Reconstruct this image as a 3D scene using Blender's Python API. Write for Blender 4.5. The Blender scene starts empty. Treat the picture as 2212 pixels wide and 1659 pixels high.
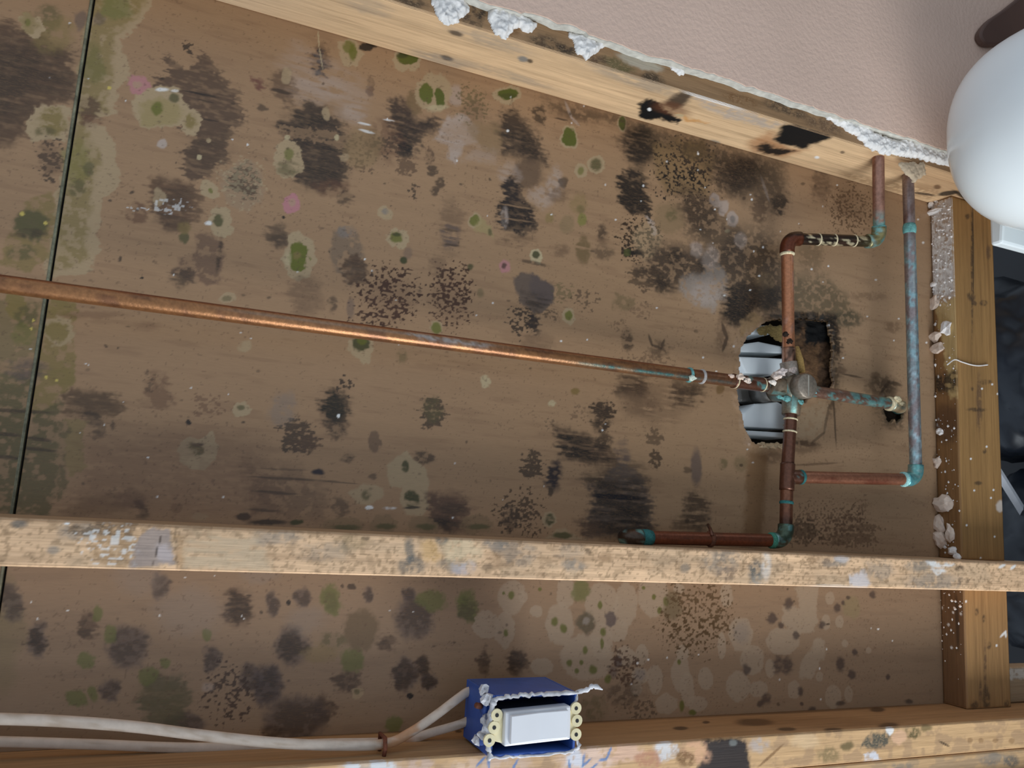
import bpy, bmesh, math, random
import numpy as np
from mathutils import Vector, Matrix, noise as mnoise

random.seed(7)
scene = bpy.context.scene
COL = scene.collection

# ------------------------------------------------------------------ frame of reference
# The picture is a portrait snapshot lying on its side: picture-right is DOWN in the room.
# u = along the studs (downwards in the room), v = across the studs, d = out of the wall.
CAMZ = 1.5
def W(p):
    u, v, d = p
    return Vector((v, -d, CAMZ - u))
F_PX = 1727.0
IW, IH = 2212.0, 1659.0
ROT = np.array([[0.91627478, -0.1163814, -0.38327], [0.05932117, 0.98573493, -0.15750441], [0.39613322, 0.1215813, 0.91010794]])
CAM = np.array([0.0, 0.0, 0.8405])
def ray(x, y):
    return ROT @ np.array([(x - IW / 2) / F_PX, (IH / 2 - y) / F_PX, -1.0])
def at(x, y, d=0.0):                      # point of the plane d = const
    r = ray(x, y); return CAM + (d - CAM[2]) / r[2] * r
def atv(x, y, v):                         # point of the plane v = const
    r = ray(x, y); return CAM + (v - CAM[1]) / r[1] * r
def atu(x, y, u):                         # point of the plane u = const
    r = ray(x, y); return CAM + (u - CAM[0]) / r[0] * r

# ------------------------------------------------------------------ camera, sky, light, exposure
cd = bpy.data.cameras.new('camera'); cam = bpy.data.objects.new('camera', cd); COL.objects.link(cam)
cd.sensor_width = 36; cd.sensor_fit = 'HORIZONTAL'; cd.lens = F_PX / IW * 36
cd.clip_start = 0.01
M = Matrix.Identity(4)
o3 = W((0, 0, 0))
for i in range(3):
    ax = W(ROT[:, i]) - o3
    for j in range(3): M[j][i] = ax[j]
M.translation = W(CAM); cam.matrix_world = M
scene.camera = cam
cd.dof.use_dof = True; cd.dof.focus_distance = 0.86; cd.dof.aperture_fstop = 13

world = bpy.data.worlds.new('World'); scene.world = world; world.use_nodes = True
bg = world.node_tree.nodes['Background']
bg.inputs[0].default_value = (0.72, 0.85, 1.0, 1); bg.inputs[1].default_value = 0.68

def window_light(name, pos, target, size, energy, color):
    ld = bpy.data.lights.new(name, 'AREA'); ld.shape = 'RECTANGLE'; ld.size = size[0]; ld.size_y = size[1]
    ld.energy = energy; ld.color = color
    lo = bpy.data.objects.new(name, ld); COL.objects.link(lo)
    lo.location = W(pos)
    lo.rotation_euler = (W(target) - W(pos)).to_track_quat('-Z', 'Y').to_euler()
    return lo
window_light('window_light', (0.88, -1.50, 0.82), (0.6, 0.15, 0.0), (1.3, 0.9), 36, (0.88, 0.95, 1.0))

vs = scene.view_settings
vs.view_transform = 'Standard'; vs.look = 'None'; vs.exposure = 0.0; vs.gamma = 1.0; vs.use_curve_mapping = False

# ------------------------------------------------------------------ helpers: colour, noise
ALB = 1.12
TINT = np.array([1.04, 1.0, .93])       # pigments are warmer than they look under the blue daylight
def lin(c, k=None):
    c = np.asarray(c, float) / 255.0
    l = np.where(c <= 0.04045, c / 12.92, ((c + 0.055) / 1.055) ** 2.4)
    return np.clip(l * (ALB * TINT if k is None else k), 0, 0.92)

def vnoise(x, y, seed=0):
    xi = np.floor(x).astype(np.int64); yi = np.floor(y).astype(np.int64)
    fx = x - xi; fy = y - yi
    fx = fx * fx * (3 - 2 * fx); fy = fy * fy * (3 - 2 * fy)
    def h(a, b):
        n = (a * 374761393 + b * 668265263 + seed * 1274126177) & 0xffffffff
        n = ((n ^ (n >> 13)) * 1274126177) & 0xffffffff
        return ((n ^ (n >> 16)) & 0xffffff) / float(0xffffff)
    return (h(xi, yi) * (1 - fx) + h(xi + 1, yi) * fx) * (1 - fy) + (h(xi, yi + 1) * (1 - fx) + h(xi + 1, yi + 1) * fx) * fy
def fbm(x, y, seed=0, oct=3):
    s = 0; a = 0.5; t = 0
    for i in range(oct):
        s = s + a * vnoise(x * 2 ** i, y * 2 ** i, seed + i * 17); t += a; a *= 0.5
    return s / t
def sstep(x, a, b):
    t = np.clip((x - a) / (b - a + 1e-12), 0, 1); return t * t * (3 - 2 * t)

class Painter:
    """colours of a flat face: axes A (length) and B, stains placed at their spot on the face"""
    def __init__(s, A, B, mp, base, seed=1):
        s.A, s.B, s.mp = A, B, mp
        a, b = np.meshgrid(A, B, indexing='ij'); s.a, s.b = a, b
        s.wa = (fbm(a / .012, b / .012, seed + 3, 3) - .5) * .010 + (fbm(a / .003, b / .003, seed + 5, 2) - .5) * .0045
        s.wb = (fbm(a / .012, b / .012, seed + 13, 3) - .5) * .010 + (fbm(a / .003, b / .003, seed + 15, 2) - .5) * .0045
        s.stri = fbm(a / .03, b / .0035, seed + 21, 3)
        s.mott = fbm(a / .006, b / .005, seed + 31, 4)
        s.spk = fbm(a / .0031, b / .0024, seed + 41, 2)
        s.col = np.empty(a.shape + (3,)); s.col[:] = base; s.mask = np.zeros(a.shape); s.fibre = None
    def local(s, px, py):
        c = np.array(s.mp(px, py)); e = 4.0
        jx = (np.array(s.mp(px + e, py)) - c) / e; jy = (np.array(s.mp(px, py + e)) - c) / e
        return c, np.stack([jx, jy], 1)
    def win(s, a0, a1, b0, b1):
        i0, i1 = np.searchsorted(s.A, [a0, a1]); j0, j1 = np.searchsorted(s.B, [b0, b1])
        return slice(i0, i1), slice(j0, j1)
    def tex(s, m, w, tex, core=None):
        if tex == 'stri': m = m * np.clip(sstep(s.stri[w], .28, .58) * .85 + .40 * sstep(s.mott[w], .3, .6), 0, 1)
        elif tex == 'mott': m = m * np.clip(.32 + sstep(s.mott[w], .32, .56), 0, 1)
        elif tex == 'speck': m = sstep(s.spk[w] + (m - 1) * .22, .50, .58) * (m > 0.02)
        elif tex == 'dense': m = np.clip(sstep(s.spk[w] * .5 + s.stri[w] * .5 + (m - 1) * .35, .34, .46), 0, 1) * (m > 0.02)
        return m
    def put(s, w, m, color, alpha, tex='flat'):
        if tex in ('stri', 'mott', 'dense') and np.sum(color) < .35: s.mask[w] = np.maximum(s.mask[w], m * alpha)
        elif np.sum(color) > .35: s.mask[w] = s.mask[w] * (1 - m * alpha)
        m = (m * alpha)[..., None]; s.col[w] = s.col[w] * (1 - m) + np.asarray(color) * m
    def spot(s, px, py, rx, ry, color, alpha=.9, edge=.3, tex='flat', rot=0, warp=1.0):
        c, J = s.local(px, py)
        R = (abs(J[0, 0]) * rx + abs(J[0, 1]) * ry) * 1.5 + .012, (abs(J[1, 0]) * rx + abs(J[1, 1]) * ry) * 1.5 + .012
        big = max(R); w = s.win(c[0] - big, c[0] + big, c[1] - big, c[1] + big)
        if s.a[w].size == 0: return
        k = warp * min(1.0, min(rx, ry) / 22.0)
        dark = s.fibre is not None and np.sum(color) < .23 and color[1] < color[0] * .92
        da = s.a[w] + s.wa[w] * k - c[0] + ((s.fibre[w] - .5) * .022 * k if dark else 0); db = s.b[w] + s.wb[w] * k - c[1]
        Ji = np.linalg.inv(J)
        x = Ji[0, 0] * da + Ji[0, 1] * db; y = Ji[1, 0] * da + Ji[1, 1] * db
        if rot:
            cr, sr = math.cos(rot), math.sin(rot); x, y = cr * x + sr * y, -sr * x + cr * y
        r = np.sqrt((x / rx) ** 2 + (y / ry) ** 2)
        m = sstep(1 + edge * .5 - r, 0, edge)
        if dark and tex == 'flat' and min(rx, ry) > 9: m = m * (.58 + .42 * sstep(s.fibre[w], .30, .58))
        s.put(w, s.tex(m, w, tex), color, alpha, tex)
    def poly(s, pts, color, alpha=.9, edge=6, tex='flat', warp=1.0):
        q = np.array([s.mp(*p) for p in pts]); cc, J = s.local(*np.mean(np.array(pts, float), 0))
        if tex != 'flat' and np.sum(color) < .15: edge = edge * 1.7
        ew = edge * np.linalg.norm(J) / 1.41
        pad = ew + .012
        w = s.win(q[:, 0].min() - pad, q[:, 0].max() + pad, q[:, 1].min() - pad, q[:, 1].max() + pad)
        if s.a[w].size == 0: return
        dark = s.fibre is not None and np.sum(color) < .23 and color[1] < color[0] * .92
        if dark: ew *= 1.5
        x = s.a[w] + s.wa[w] * warp + ((s.fibre[w] - .5) * .028 if dark else 0); y = s.b[w] + s.wb[w] * warp
        m = sstep(sdf(x, y, q), -ew * .5, ew * .5)
        if dark and tex == 'flat': m = m * (.60 + .40 * sstep(s.fibre[w], .30, .56))
        s.put(w, s.tex(m, w, tex), color, alpha, tex)
    def line(s, pts, wpx, color, alpha=.9, edge=.6, tex='flat', warp=.5):
        for (x0, y0), (x1, y1) in zip(pts[:-1], pts[1:]):
            L = math.hypot(x1 - x0, y1 - y0)
            s.spot((x0 + x1) / 2, (y0 + y1) / 2, L / 2 + wpx, wpx, color, alpha, edge, tex, math.atan2(y1 - y0, x1 - x0), warp)

def sdf(x, y, q):                         # signed distance to a polygon, inside positive
    d = np.full(x.shape, 1e9); ins = np.zeros(x.shape, bool)
    n = len(q)
    for i in range(n):
        a = q[i]; b = q[(i + 1) % n]; e = b - a; L = e @ e + 1e-18
        t = np.clip(((x - a[0]) * e[0] + (y - a[1]) * e[1]) / L, 0, 1)
        d = np.minimum(d, (x - a[0] - t * e[0]) ** 2 + (y - a[1] - t * e[1]) ** 2)
        c = (a[1] > y) != (b[1] > y)
        ins ^= c & (x < e[0] * (y - a[1]) / (e[1] if abs(e[1]) > 1e-15 else 1e-15) + a[0])
    d = np.sqrt(d); return np.where(ins, d, -d)

# ------------------------------------------------------------------ helpers: materials
MATS = {}
def N(nt, t, x=0, y=0): return nt.nodes.new(t)
def painted(name, rough=.7, metal=0.0, grain=(60, 60, 60), amp=.18, bump=.15, bumpscale=None, spec=.35, coat=0.0, under=None, grit=(900, 900, 140)):
    """colour from the surface's own pigment, broken up by fine procedural grain"""
    if name in MATS: return MATS[name]
    m = bpy.data.materials.new(name); m.use_nodes = True; nt = m.node_tree; b = nt.nodes['Principled BSDF']
    at_ = N(nt, 'ShaderNodeAttribute'); at_.attribute_name = 'col'
    tc = N(nt, 'ShaderNodeTexCoord'); mp = N(nt, 'ShaderNodeMapping'); mp.inputs['Scale'].default_value = grain
    nt.links.new(tc.outputs['Object'], mp.inputs['Vector'])
    no = N(nt, 'ShaderNodeTexNoise'); no.inputs['Scale'].default_value = 1.0; no.inputs['Detail'].default_value = 5; no.inputs['Roughness'].default_value = .6
    nt.links.new(mp.outputs['Vector'], no.inputs['Vector'])
    mr = N(nt, 'ShaderNodeMapRange'); mr.inputs['From Min'].default_value = .3; mr.inputs['From Max'].default_value = .7
    mr.inputs['To Min'].default_value = 1 - amp; mr.inputs['To Max'].default_value = 1 + amp
    nt.links.new(no.outputs['Fac'], mr.inputs['Value'])
    mul = N(nt, 'ShaderNodeVectorMath'); mul.operation = 'SCALE'
    src = at_.outputs['Color']
    if under is not None:                  # bare sheet showing through the mould in fine streaks along the grain
        am = N(nt, 'ShaderNodeAttribute'); am.attribute_name = 'mould'
        m2 = N(nt, 'ShaderNodeMapping'); m2.inputs['Scale'].default_value = grit; nt.links.new(tc.outputs['Object'], m2.inputs['Vector'])
        ng = N(nt, 'ShaderNodeTexNoise'); ng.inputs['Scale'].default_value = 1.0; ng.inputs['Detail'].default_value = 6; ng.inputs['Roughness'].default_value = .72; nt.links.new(m2.outputs['Vector'], ng.inputs['Vector'])
        r2 = N(nt, 'ShaderNodeMapRange'); r2.inputs['From Min'].default_value = .49; r2.inputs['From Max'].default_value = .64; r2.inputs['To Max'].default_value = .45; nt.links.new(ng.outputs['Fac'], r2.inputs['Value'])
        mm = N(nt, 'ShaderNodeMath'); mm.operation = 'MULTIPLY'; nt.links.new(am.outputs['Fac'], mm.inputs[0]); nt.links.new(r2.outputs['Result'], mm.inputs[1])
        mx = N(nt, 'ShaderNodeMix'); mx.data_type = 'RGBA';
        nt.links.new(mm.outputs['Value'], mx.inputs['Factor']); nt.links.new(src, mx.inputs[6]); mx.inputs[7].default_value = (*under, 1); src = mx.outputs[2]
    nt.links.new(src, mul.inputs[0]); nt.links.new(mr.outputs['Result'], mul.inputs['Scale'])
    nt.links.new(mul.outputs['Vector'], b.inputs['Base Color'])
    b.inputs['Roughness'].default_value = rough; b.inputs['Metallic'].default_value = metal
    b.inputs['Specular IOR Level'].default_value = spec
    if coat: b.inputs['Coat Weight'].default_value = coat; b.inputs['Coat Roughness'].default_value = .25
    if bump:
        bu = N(nt, 'ShaderNodeBump'); bu.inputs['Strength'].default_value = bump; bu.inputs['Distance'].default_value = .002
        if bumpscale:
            n2 = N(nt, 'ShaderNodeTexNoise'); n2.inputs['Scale'].default_value = bumpscale; n2.inputs['Detail'].default_value = 4
            nt.links.new(tc.outputs['Object'], n2.inputs['Vector']); nt.links.new(n2.outputs['Fac'], bu.inputs['Height'])
        else: nt.links.new(no.outputs['Fac'], bu.inputs['Height'])
        nt.links.new(bu.outputs['Normal'], b.inputs['Normal'])
    MATS[name] = m; return m
def plain(name, rgb, rough=.5, metal=0.0, amp=.08, scale=40, bump=.0, spec=.5, k=None, rough2=None):
    """plain colour with a little procedural variation"""
    if name in MATS: return MATS[name]
    m = bpy.data.materials.new(name); m.use_nodes = True; nt = m.node_tree; b = nt.nodes['Principled BSDF']
    c = lin(rgb, k)
    tc = N(nt, 'ShaderNodeTexCoord'); no = N(nt, 'ShaderNodeTexNoise'); no.inputs['Scale'].default_value = scale; no.inputs['Detail'].default_value = 4
    nt.links.new(tc.outputs['Object'], no.inputs['Vector'])
    cr = N(nt, 'ShaderNodeValToRGB'); cr.color_ramp.elements[0].position = .3; cr.color_ramp.elements[1].position = .7
    cr.color_ramp.elements[0].color = (*np.clip(c * (1 - amp), 0, 1), 1); cr.color_ramp.elements[1].color = (*np.clip(c * (1 + amp), 0, 1), 1)
    nt.links.new(no.outputs['Fac'], cr.inputs['Fac']); nt.links.new(cr.outputs['Color'], b.inputs['Base Color'])
    b.inputs['Roughness'].default_value = rough; b.inputs['Metallic'].default_value = metal; b.inputs['Specular IOR Level'].default_value = spec
    if bump:
        bu = N(nt, 'ShaderNodeBump'); bu.inputs['Strength'].default_value = bump; bu.inputs['Distance'].default_value = .002
        nt.links.new(no.outputs['Fac'], bu.inputs['Height']); nt.links.new(bu.outputs['Normal'], b.inputs['Normal'])
    MATS[name] = m; return m

# ------------------------------------------------------------------ helpers: objects
def tag(o, label=None, cat=None, group=None, kind=None):
    if label: o['label'] = label
    if cat: o['category'] = cat
    if group: o['group'] = group
    if kind: o['kind'] = kind
    return o
def thing(name, base, label=None, cat=None, group=None, kind=None):
    o = bpy.data.objects.new(name, None); COL.objects.link(o); o.location = W(base); o.empty_display_size = .02
    return tag(o, label, cat, group, kind)
def finish(name, verts, faces, mat, parent=None, base=None, cols=None, smooth=False, fixn=True, mould=None):
    """verts in (u, v, d); the object's origin sits at `base` (or the parent's)"""
    vv = np.asarray(verts, float)
    if parent is not None:
        b = root_base(parent)
    else:
        b = np.array(base) if base is not None else np.array([vv[:, 0].max(), vv[:, 1].mean(), vv[:, 2].min()])
    l = vv - b
    wv = np.stack([l[:, 1], -l[:, 2], -l[:, 0]], 1)
    me = bpy.data.meshes.new(name)
    if isinstance(faces, np.ndarray) and faces.ndim == 2:
        nf, k = faces.shape
        me.vertices.add(len(wv)); me.vertices.foreach_set('co', wv.astype(np.float32).ravel())
        me.loops.add(nf * k); me.loops.foreach_set('vertex_index', faces.astype(np.int32).ravel())
        me.polygons.add(nf); me.polygons.foreach_set('loop_start', np.arange(0, nf * k, k, dtype=np.int32))
        me.polygons.foreach_set('loop_total', np.full(nf, k, np.int32))
        me.update(calc_edges=True)
    else:
        me.from_pydata(wv.tolist(), [], [list(map(int, f)) for f in faces]); me.update()
    if fixn and len(wv) < 60000:
        bm = bmesh.new(); bm.from_mesh(me); bmesh.ops.recalc_face_normals(bm, faces=bm.faces); bm.to_mesh(me); bm.free()
    if cols is not None:
        ca = me.attributes.new('col', 'FLOAT_COLOR', 'POINT')
        c4 = np.ones((len(wv), 4), np.float32); c4[:, :3] = cols
        ca.data.foreach_set('color', c4.ravel())
    if mould is not None: me.attributes.new('mould', 'FLOAT', 'POINT').data.foreach_set('value', np.asarray(mould, np.float32))
    if smooth: me.polygons.foreach_set('use_smooth', np.ones(len(me.polygons), bool))
    me.materials.append(mat)
    o = bpy.data.objects.new(name, me); COL.objects.link(o)
    if parent is not None: o.parent = parent
    else: o.location = W(b)
    return o
def root_base(o):
    while o.parent is not None: o = o.parent
    x, y, z = o.location; return np.array([CAMZ - z, x, -y])

def box_geo(a, b):
    (u0, v0, d0), (u1, v1, d1) = a, b
    V = [(u, v, d) for u in (u0, u1) for v in (v0, v1) for d in (d0, d1)]
    Fc = [(0, 1, 3, 2), (4, 6, 7, 5), (0, 4, 5, 1), (2, 3, 7, 6), (0, 2, 6, 4), (1, 5, 7, 3)]
    return V, Fc
def bevel_obj(o, w=.001, seg=2):
    m = o.modifiers.new('bevel', 'BEVEL'); m.width = w; m.segments = seg; m.limit_method = 'ANGLE'; m.harden_normals = False
    return o
def box(name, a, b, mat, parent=None, col=None, bev=.001):
    V, Fc = box_geo(a, b)
    o = finish(name, V, Fc, mat, parent, cols=None if col is None else np.tile(col, (8, 1)))
    if bev: bevel_obj(o, bev)
    return o
def prism(name, pts, d0, d1, mat, parent=None, plane='d', col=None, base=None, bev=0):
    """polygon in the wall plane pulled out from d0 to d1"""
    n = len(pts)
    if plane == 'd': V = [(p[0], p[1], d0) for p in pts] + [(p[0], p[1], d1) for p in pts]
    elif plane == 'v': V = [(p[0], d0, p[1]) for p in pts] + [(p[0], d1, p[1]) for p in pts]
    else: V = [(d0, p[0], p[1]) for p in pts] + [(d1, p[0], p[1]) for p in pts]
    Fc = [list(range(n))[::-1], list(range(n, 2 * n))] + [(i, (i + 1) % n, n + (i + 1) % n, n + i) for i in range(n)]
    o = finish(name, V, Fc, mat, parent, base=base, cols=None if col is None else np.tile(col, (2 * n, 1)))
    if bev: bevel_obj(o, bev)
    return o
def frames(P):
    P = [np.array(p, float) for p in P]; n = len(P); T = []
    for i in range(n):
        t = P[min(i + 1, n - 1)] - P[max(i - 1, 0)]; T.append(t / np.linalg.norm(t))
    ref = np.array([0, 0, 1.0])
    if abs(T[0] @ ref) > .9: ref = np.array([0, 1.0, 0])
    out = []; nn = ref - (ref @ T[0]) * T[0]; nn /= np.linalg.norm(nn)
    for t in T:
        nn = nn - (nn @ t) * t; nn /= np.linalg.norm(nn); out.append((nn, np.cross(t, nn)))
    return P, T, out
def tube_geo(P, r, seg=20, flat=1.0):
    P, T, Fr = frames(P); n = len(P)
    rr = [r] * n if np.isscalar(r) else r
    V = []
    for i in range(n):
        for k in range(seg):
            a = 2 * math.pi * k / seg
            V.append(P[i] + rr[i] * (math.cos(a) * Fr[i][0] * flat + math.sin(a) * Fr[i][1]))
    Fc = [(i * seg + k, i * seg + (k + 1) % seg, (i + 1) * seg + (k + 1) % seg, (i + 1) * seg + k) for i in range(n - 1) for k in range(seg)]
    Fc += [tuple(range(seg))[::-1], tuple((n - 1) * seg + k for k in range(seg))]
    return V, Fc
def tube(name, P, r, mat, parent=None, seg=20, flat=1.0, colf=None, dens=None, base=None):
    if dens:
        Q = [np.array(P[0], float)]
        for a, b in zip(P[:-1], P[1:]):
            a = np.array(a, float); b = np.array(b, float); m = max(1, int(np.linalg.norm(b - a) / dens))
            Q += [a + (b - a) * (i + 1) / m for i in range(m)]
        P = Q
    V, Fc = tube_geo(P, r, seg, flat); V = np.array(V)
    cols = None
    if colf is not None:
        n = len(P); t = np.repeat(np.linspace(0, 1, n), seg); k = np.tile(np.arange(seg) / seg, n)
        cols = colf(t, k, V)
    return finish(name, V, Fc, mat, parent, base=base, cols=cols, smooth=True)
def arc(p0, c, p1, n=8):                  # round corner from p0 to p1 about the corner c
    p0, c, p1 = (np.array(q, float) for q in (p0, c, p1))
    return [(1 - t) ** 2 * p0 + 2 * t * (1 - t) * c + t * t * p1 for t in np.linspace(0, 1, n)]
def smooth_path(P, n=8):
    P = [np.array(p, float) for p in P]; out = []
    Q = [2 * P[0] - P[1]] + P + [2 * P[-1] - P[-2]]
    for i in range(1, len(Q) - 2):
        for t in np.linspace(0, 1, n, endpoint=False):
            a, b, c, d = Q[i - 1], Q[i], Q[i + 1], Q[i + 2]
            out.append(.5 * ((2 * b) + (-a + c) * t + (2 * a - 5 * b + 4 * c - d) * t * t + (-a + 3 * b - 3 * c + d) * t ** 3))
    return out + [P[-1]]
def blob(name, c, r, mat, parent=None, seed=0, sub=2, amp=.35, base=None, freq=1.6):
    bm = bmesh.new(); bmesh.ops.create_icosphere(bm, subdivisions=sub, radius=1)
    V = []
    for v in bm.verts:
        k = 1 + amp * mnoise.noise(v.co * freq + Vector((seed * 3.1, seed * 1.7, seed))) * 1.6
        V.append((c[0] + v.co.x * r[0] * k, c[1] + v.co.y * r[1] * k, c[2] + v.co.z * r[2] * k))
    Fc = [[v.index for v in f.verts] for f in bm.faces]; bm.free()
    return finish(name, V, Fc, mat, parent, base=base)
def lump(name, pts, mp3, nrm, thick, mat, parent=None, cell=.0010, seed=0, ragged=.003, col=None):
    """crust of plaster or oxide: a ragged heap with its own thickness on a flat face.
    pts: polygon on the face (pixel spots), mp3(px,py) -> point, nrm: direction out of the face"""
    P3 = np.array([mp3(*p) for p in pts]); nrm = np.array(nrm, float)
    ax = [i for i in range(3) if abs(nrm[i]) < .5]; fix = [i for i in range(3) if abs(nrm[i]) > .5][0]
    q = P3[:, ax]; A = np.arange(q[:, 0].min() - cell, q[:, 0].max() + 2 * cell, cell); B = np.arange(q[:, 1].min() - cell, q[:, 1].max() + 2 * cell, cell)
    a, b = np.meshgrid(A, B, indexing='ij')
    s = sdf(a + (fbm(a / .006, b / .006, seed, 2) - .5) * 2 * ragged, b + (fbm(a / .006, b / .006, seed + 9, 2) - .5) * 2 * ragged, q)
    h = thick * (.25 + .75 * sstep(s, 0, .006)) * (.55 + .9 * fbm(a / .0042, b / .0042, seed + 3, 4))
    keep = (s[:-1, :-1] > 0) & (s[1:, 1:] > 0) & (s[1:, :-1] > 0) & (s[:-1, 1:] > 0)
    if not keep.any(): return None
    V = np.zeros(a.shape + (3,)); V[..., ax[0]] = a; V[..., ax[1]] = b; V[..., fix] = P3[0, fix] + nrm[fix] * h
    idx = np.arange(a.size).reshape(a.shape)
    V0 = V.copy(); V0[..., fix] = P3[0, fix]
    top = np.stack([idx[:-1, :-1], idx[1:, :-1], idx[1:, 1:], idx[:-1, 1:]], -1)[keep]
    V2, F2 = skirt(V.reshape(-1, 3), V0.reshape(-1, 3), keep, idx, top)
    return finish(name, V2, F2, mat, parent, cols=None if col is None else np.tile(col, (len(V2), 1)), smooth=True)
def skirt(V, V0, keep, idx, top):
    """walls round the outline of the kept cells, down to the second layer"""
    n = len(V); E = []
    K = np.pad(keep, 1)
    c = K[1:-1, 1:-1]
    for di, dj, e in ((-1, 0, (0, 1)), (1, 0, (3, 2)), (0, -1, (1, 0)), (0, 1, (2, 3))):
        nb = K[1 + di:K.shape[0] - 1 + di, 1 + dj:K.shape[1] - 1 + dj]
        m = c & ~nb
        i, j = np.nonzero(m)
        corners = {(-1, 0): ((i, j), (i, j + 1)), (1, 0): ((i + 1, j), (i + 1, j + 1)), (0, -1): ((i, j), (i + 1, j)), (0, 1): ((i, j + 1), (i + 1, j + 1))}[(di, dj)]
        a = idx[corners[0]]; b = idx[corners[1]]
        E.append(np.stack([a, b, b + n, a + n], -1))
    Fc = np.concatenate([top] + E, 0)
    VV = np.concatenate([V, V0], 0)
    used = np.unique(Fc); rm = np.full(len(VV), -1); rm[used] = np.arange(len(used))
    skirt.used = used
    return VV[used], rm[Fc]

S, T38 = .089, .038
V_TOP, V_MID, V_BOT, U_BLK, U_SEAM = .5113, -.0284, -.2300, 1.0396, -.1218
#--STRUCTURE--
# ================================================================== wall panel with mould
wall_back = thing('wall_back', (1.135, .14, -.01), 'glossy brown wall sheet covered in mould spots behind the studs', kind='structure')
CELL = .00112
HOLE = [(1598, 750), (1612, 728), (1640, 706), (1655, 694), (1690, 690), (1740, 687), (1790, 694), (1799, 740), (1798, 845), (1762, 850), (1742, 868), (1700, 880),
        (1697, 972), (1660, 966), (1626, 962), (1608, 930), (1596, 880), (1589, 840), (1597, 790)]
HOLE2 = [(1912, 862), (1935, 872), (1952, 880), (1950, 900), (1938, 916), (1930, 905), (1922, 918), (1912, 900), (1903, 880)]

BASE = lin((152, 121, 92))
DK = lin((58, 45, 35)); BK = lin((34, 28, 24)); BR = lin((88, 66, 50)); RB = lin((92, 62, 46)); PU = lin((84, 72, 70))
PALE = lin((162, 140, 110)); CRM = lin((176, 160, 128)); GR = lin((98, 98, 38)); DG = lin((58, 60, 30)); OL = lin((124, 106, 62)); DOL = lin((86, 80, 50))
PINK = lin((172, 118, 122)); FILM = lin((170, 154, 146)); WHT = lin((222, 222, 224)); GRY = lin((120, 112, 108))
REDB = lin((112, 78, 58))

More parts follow.
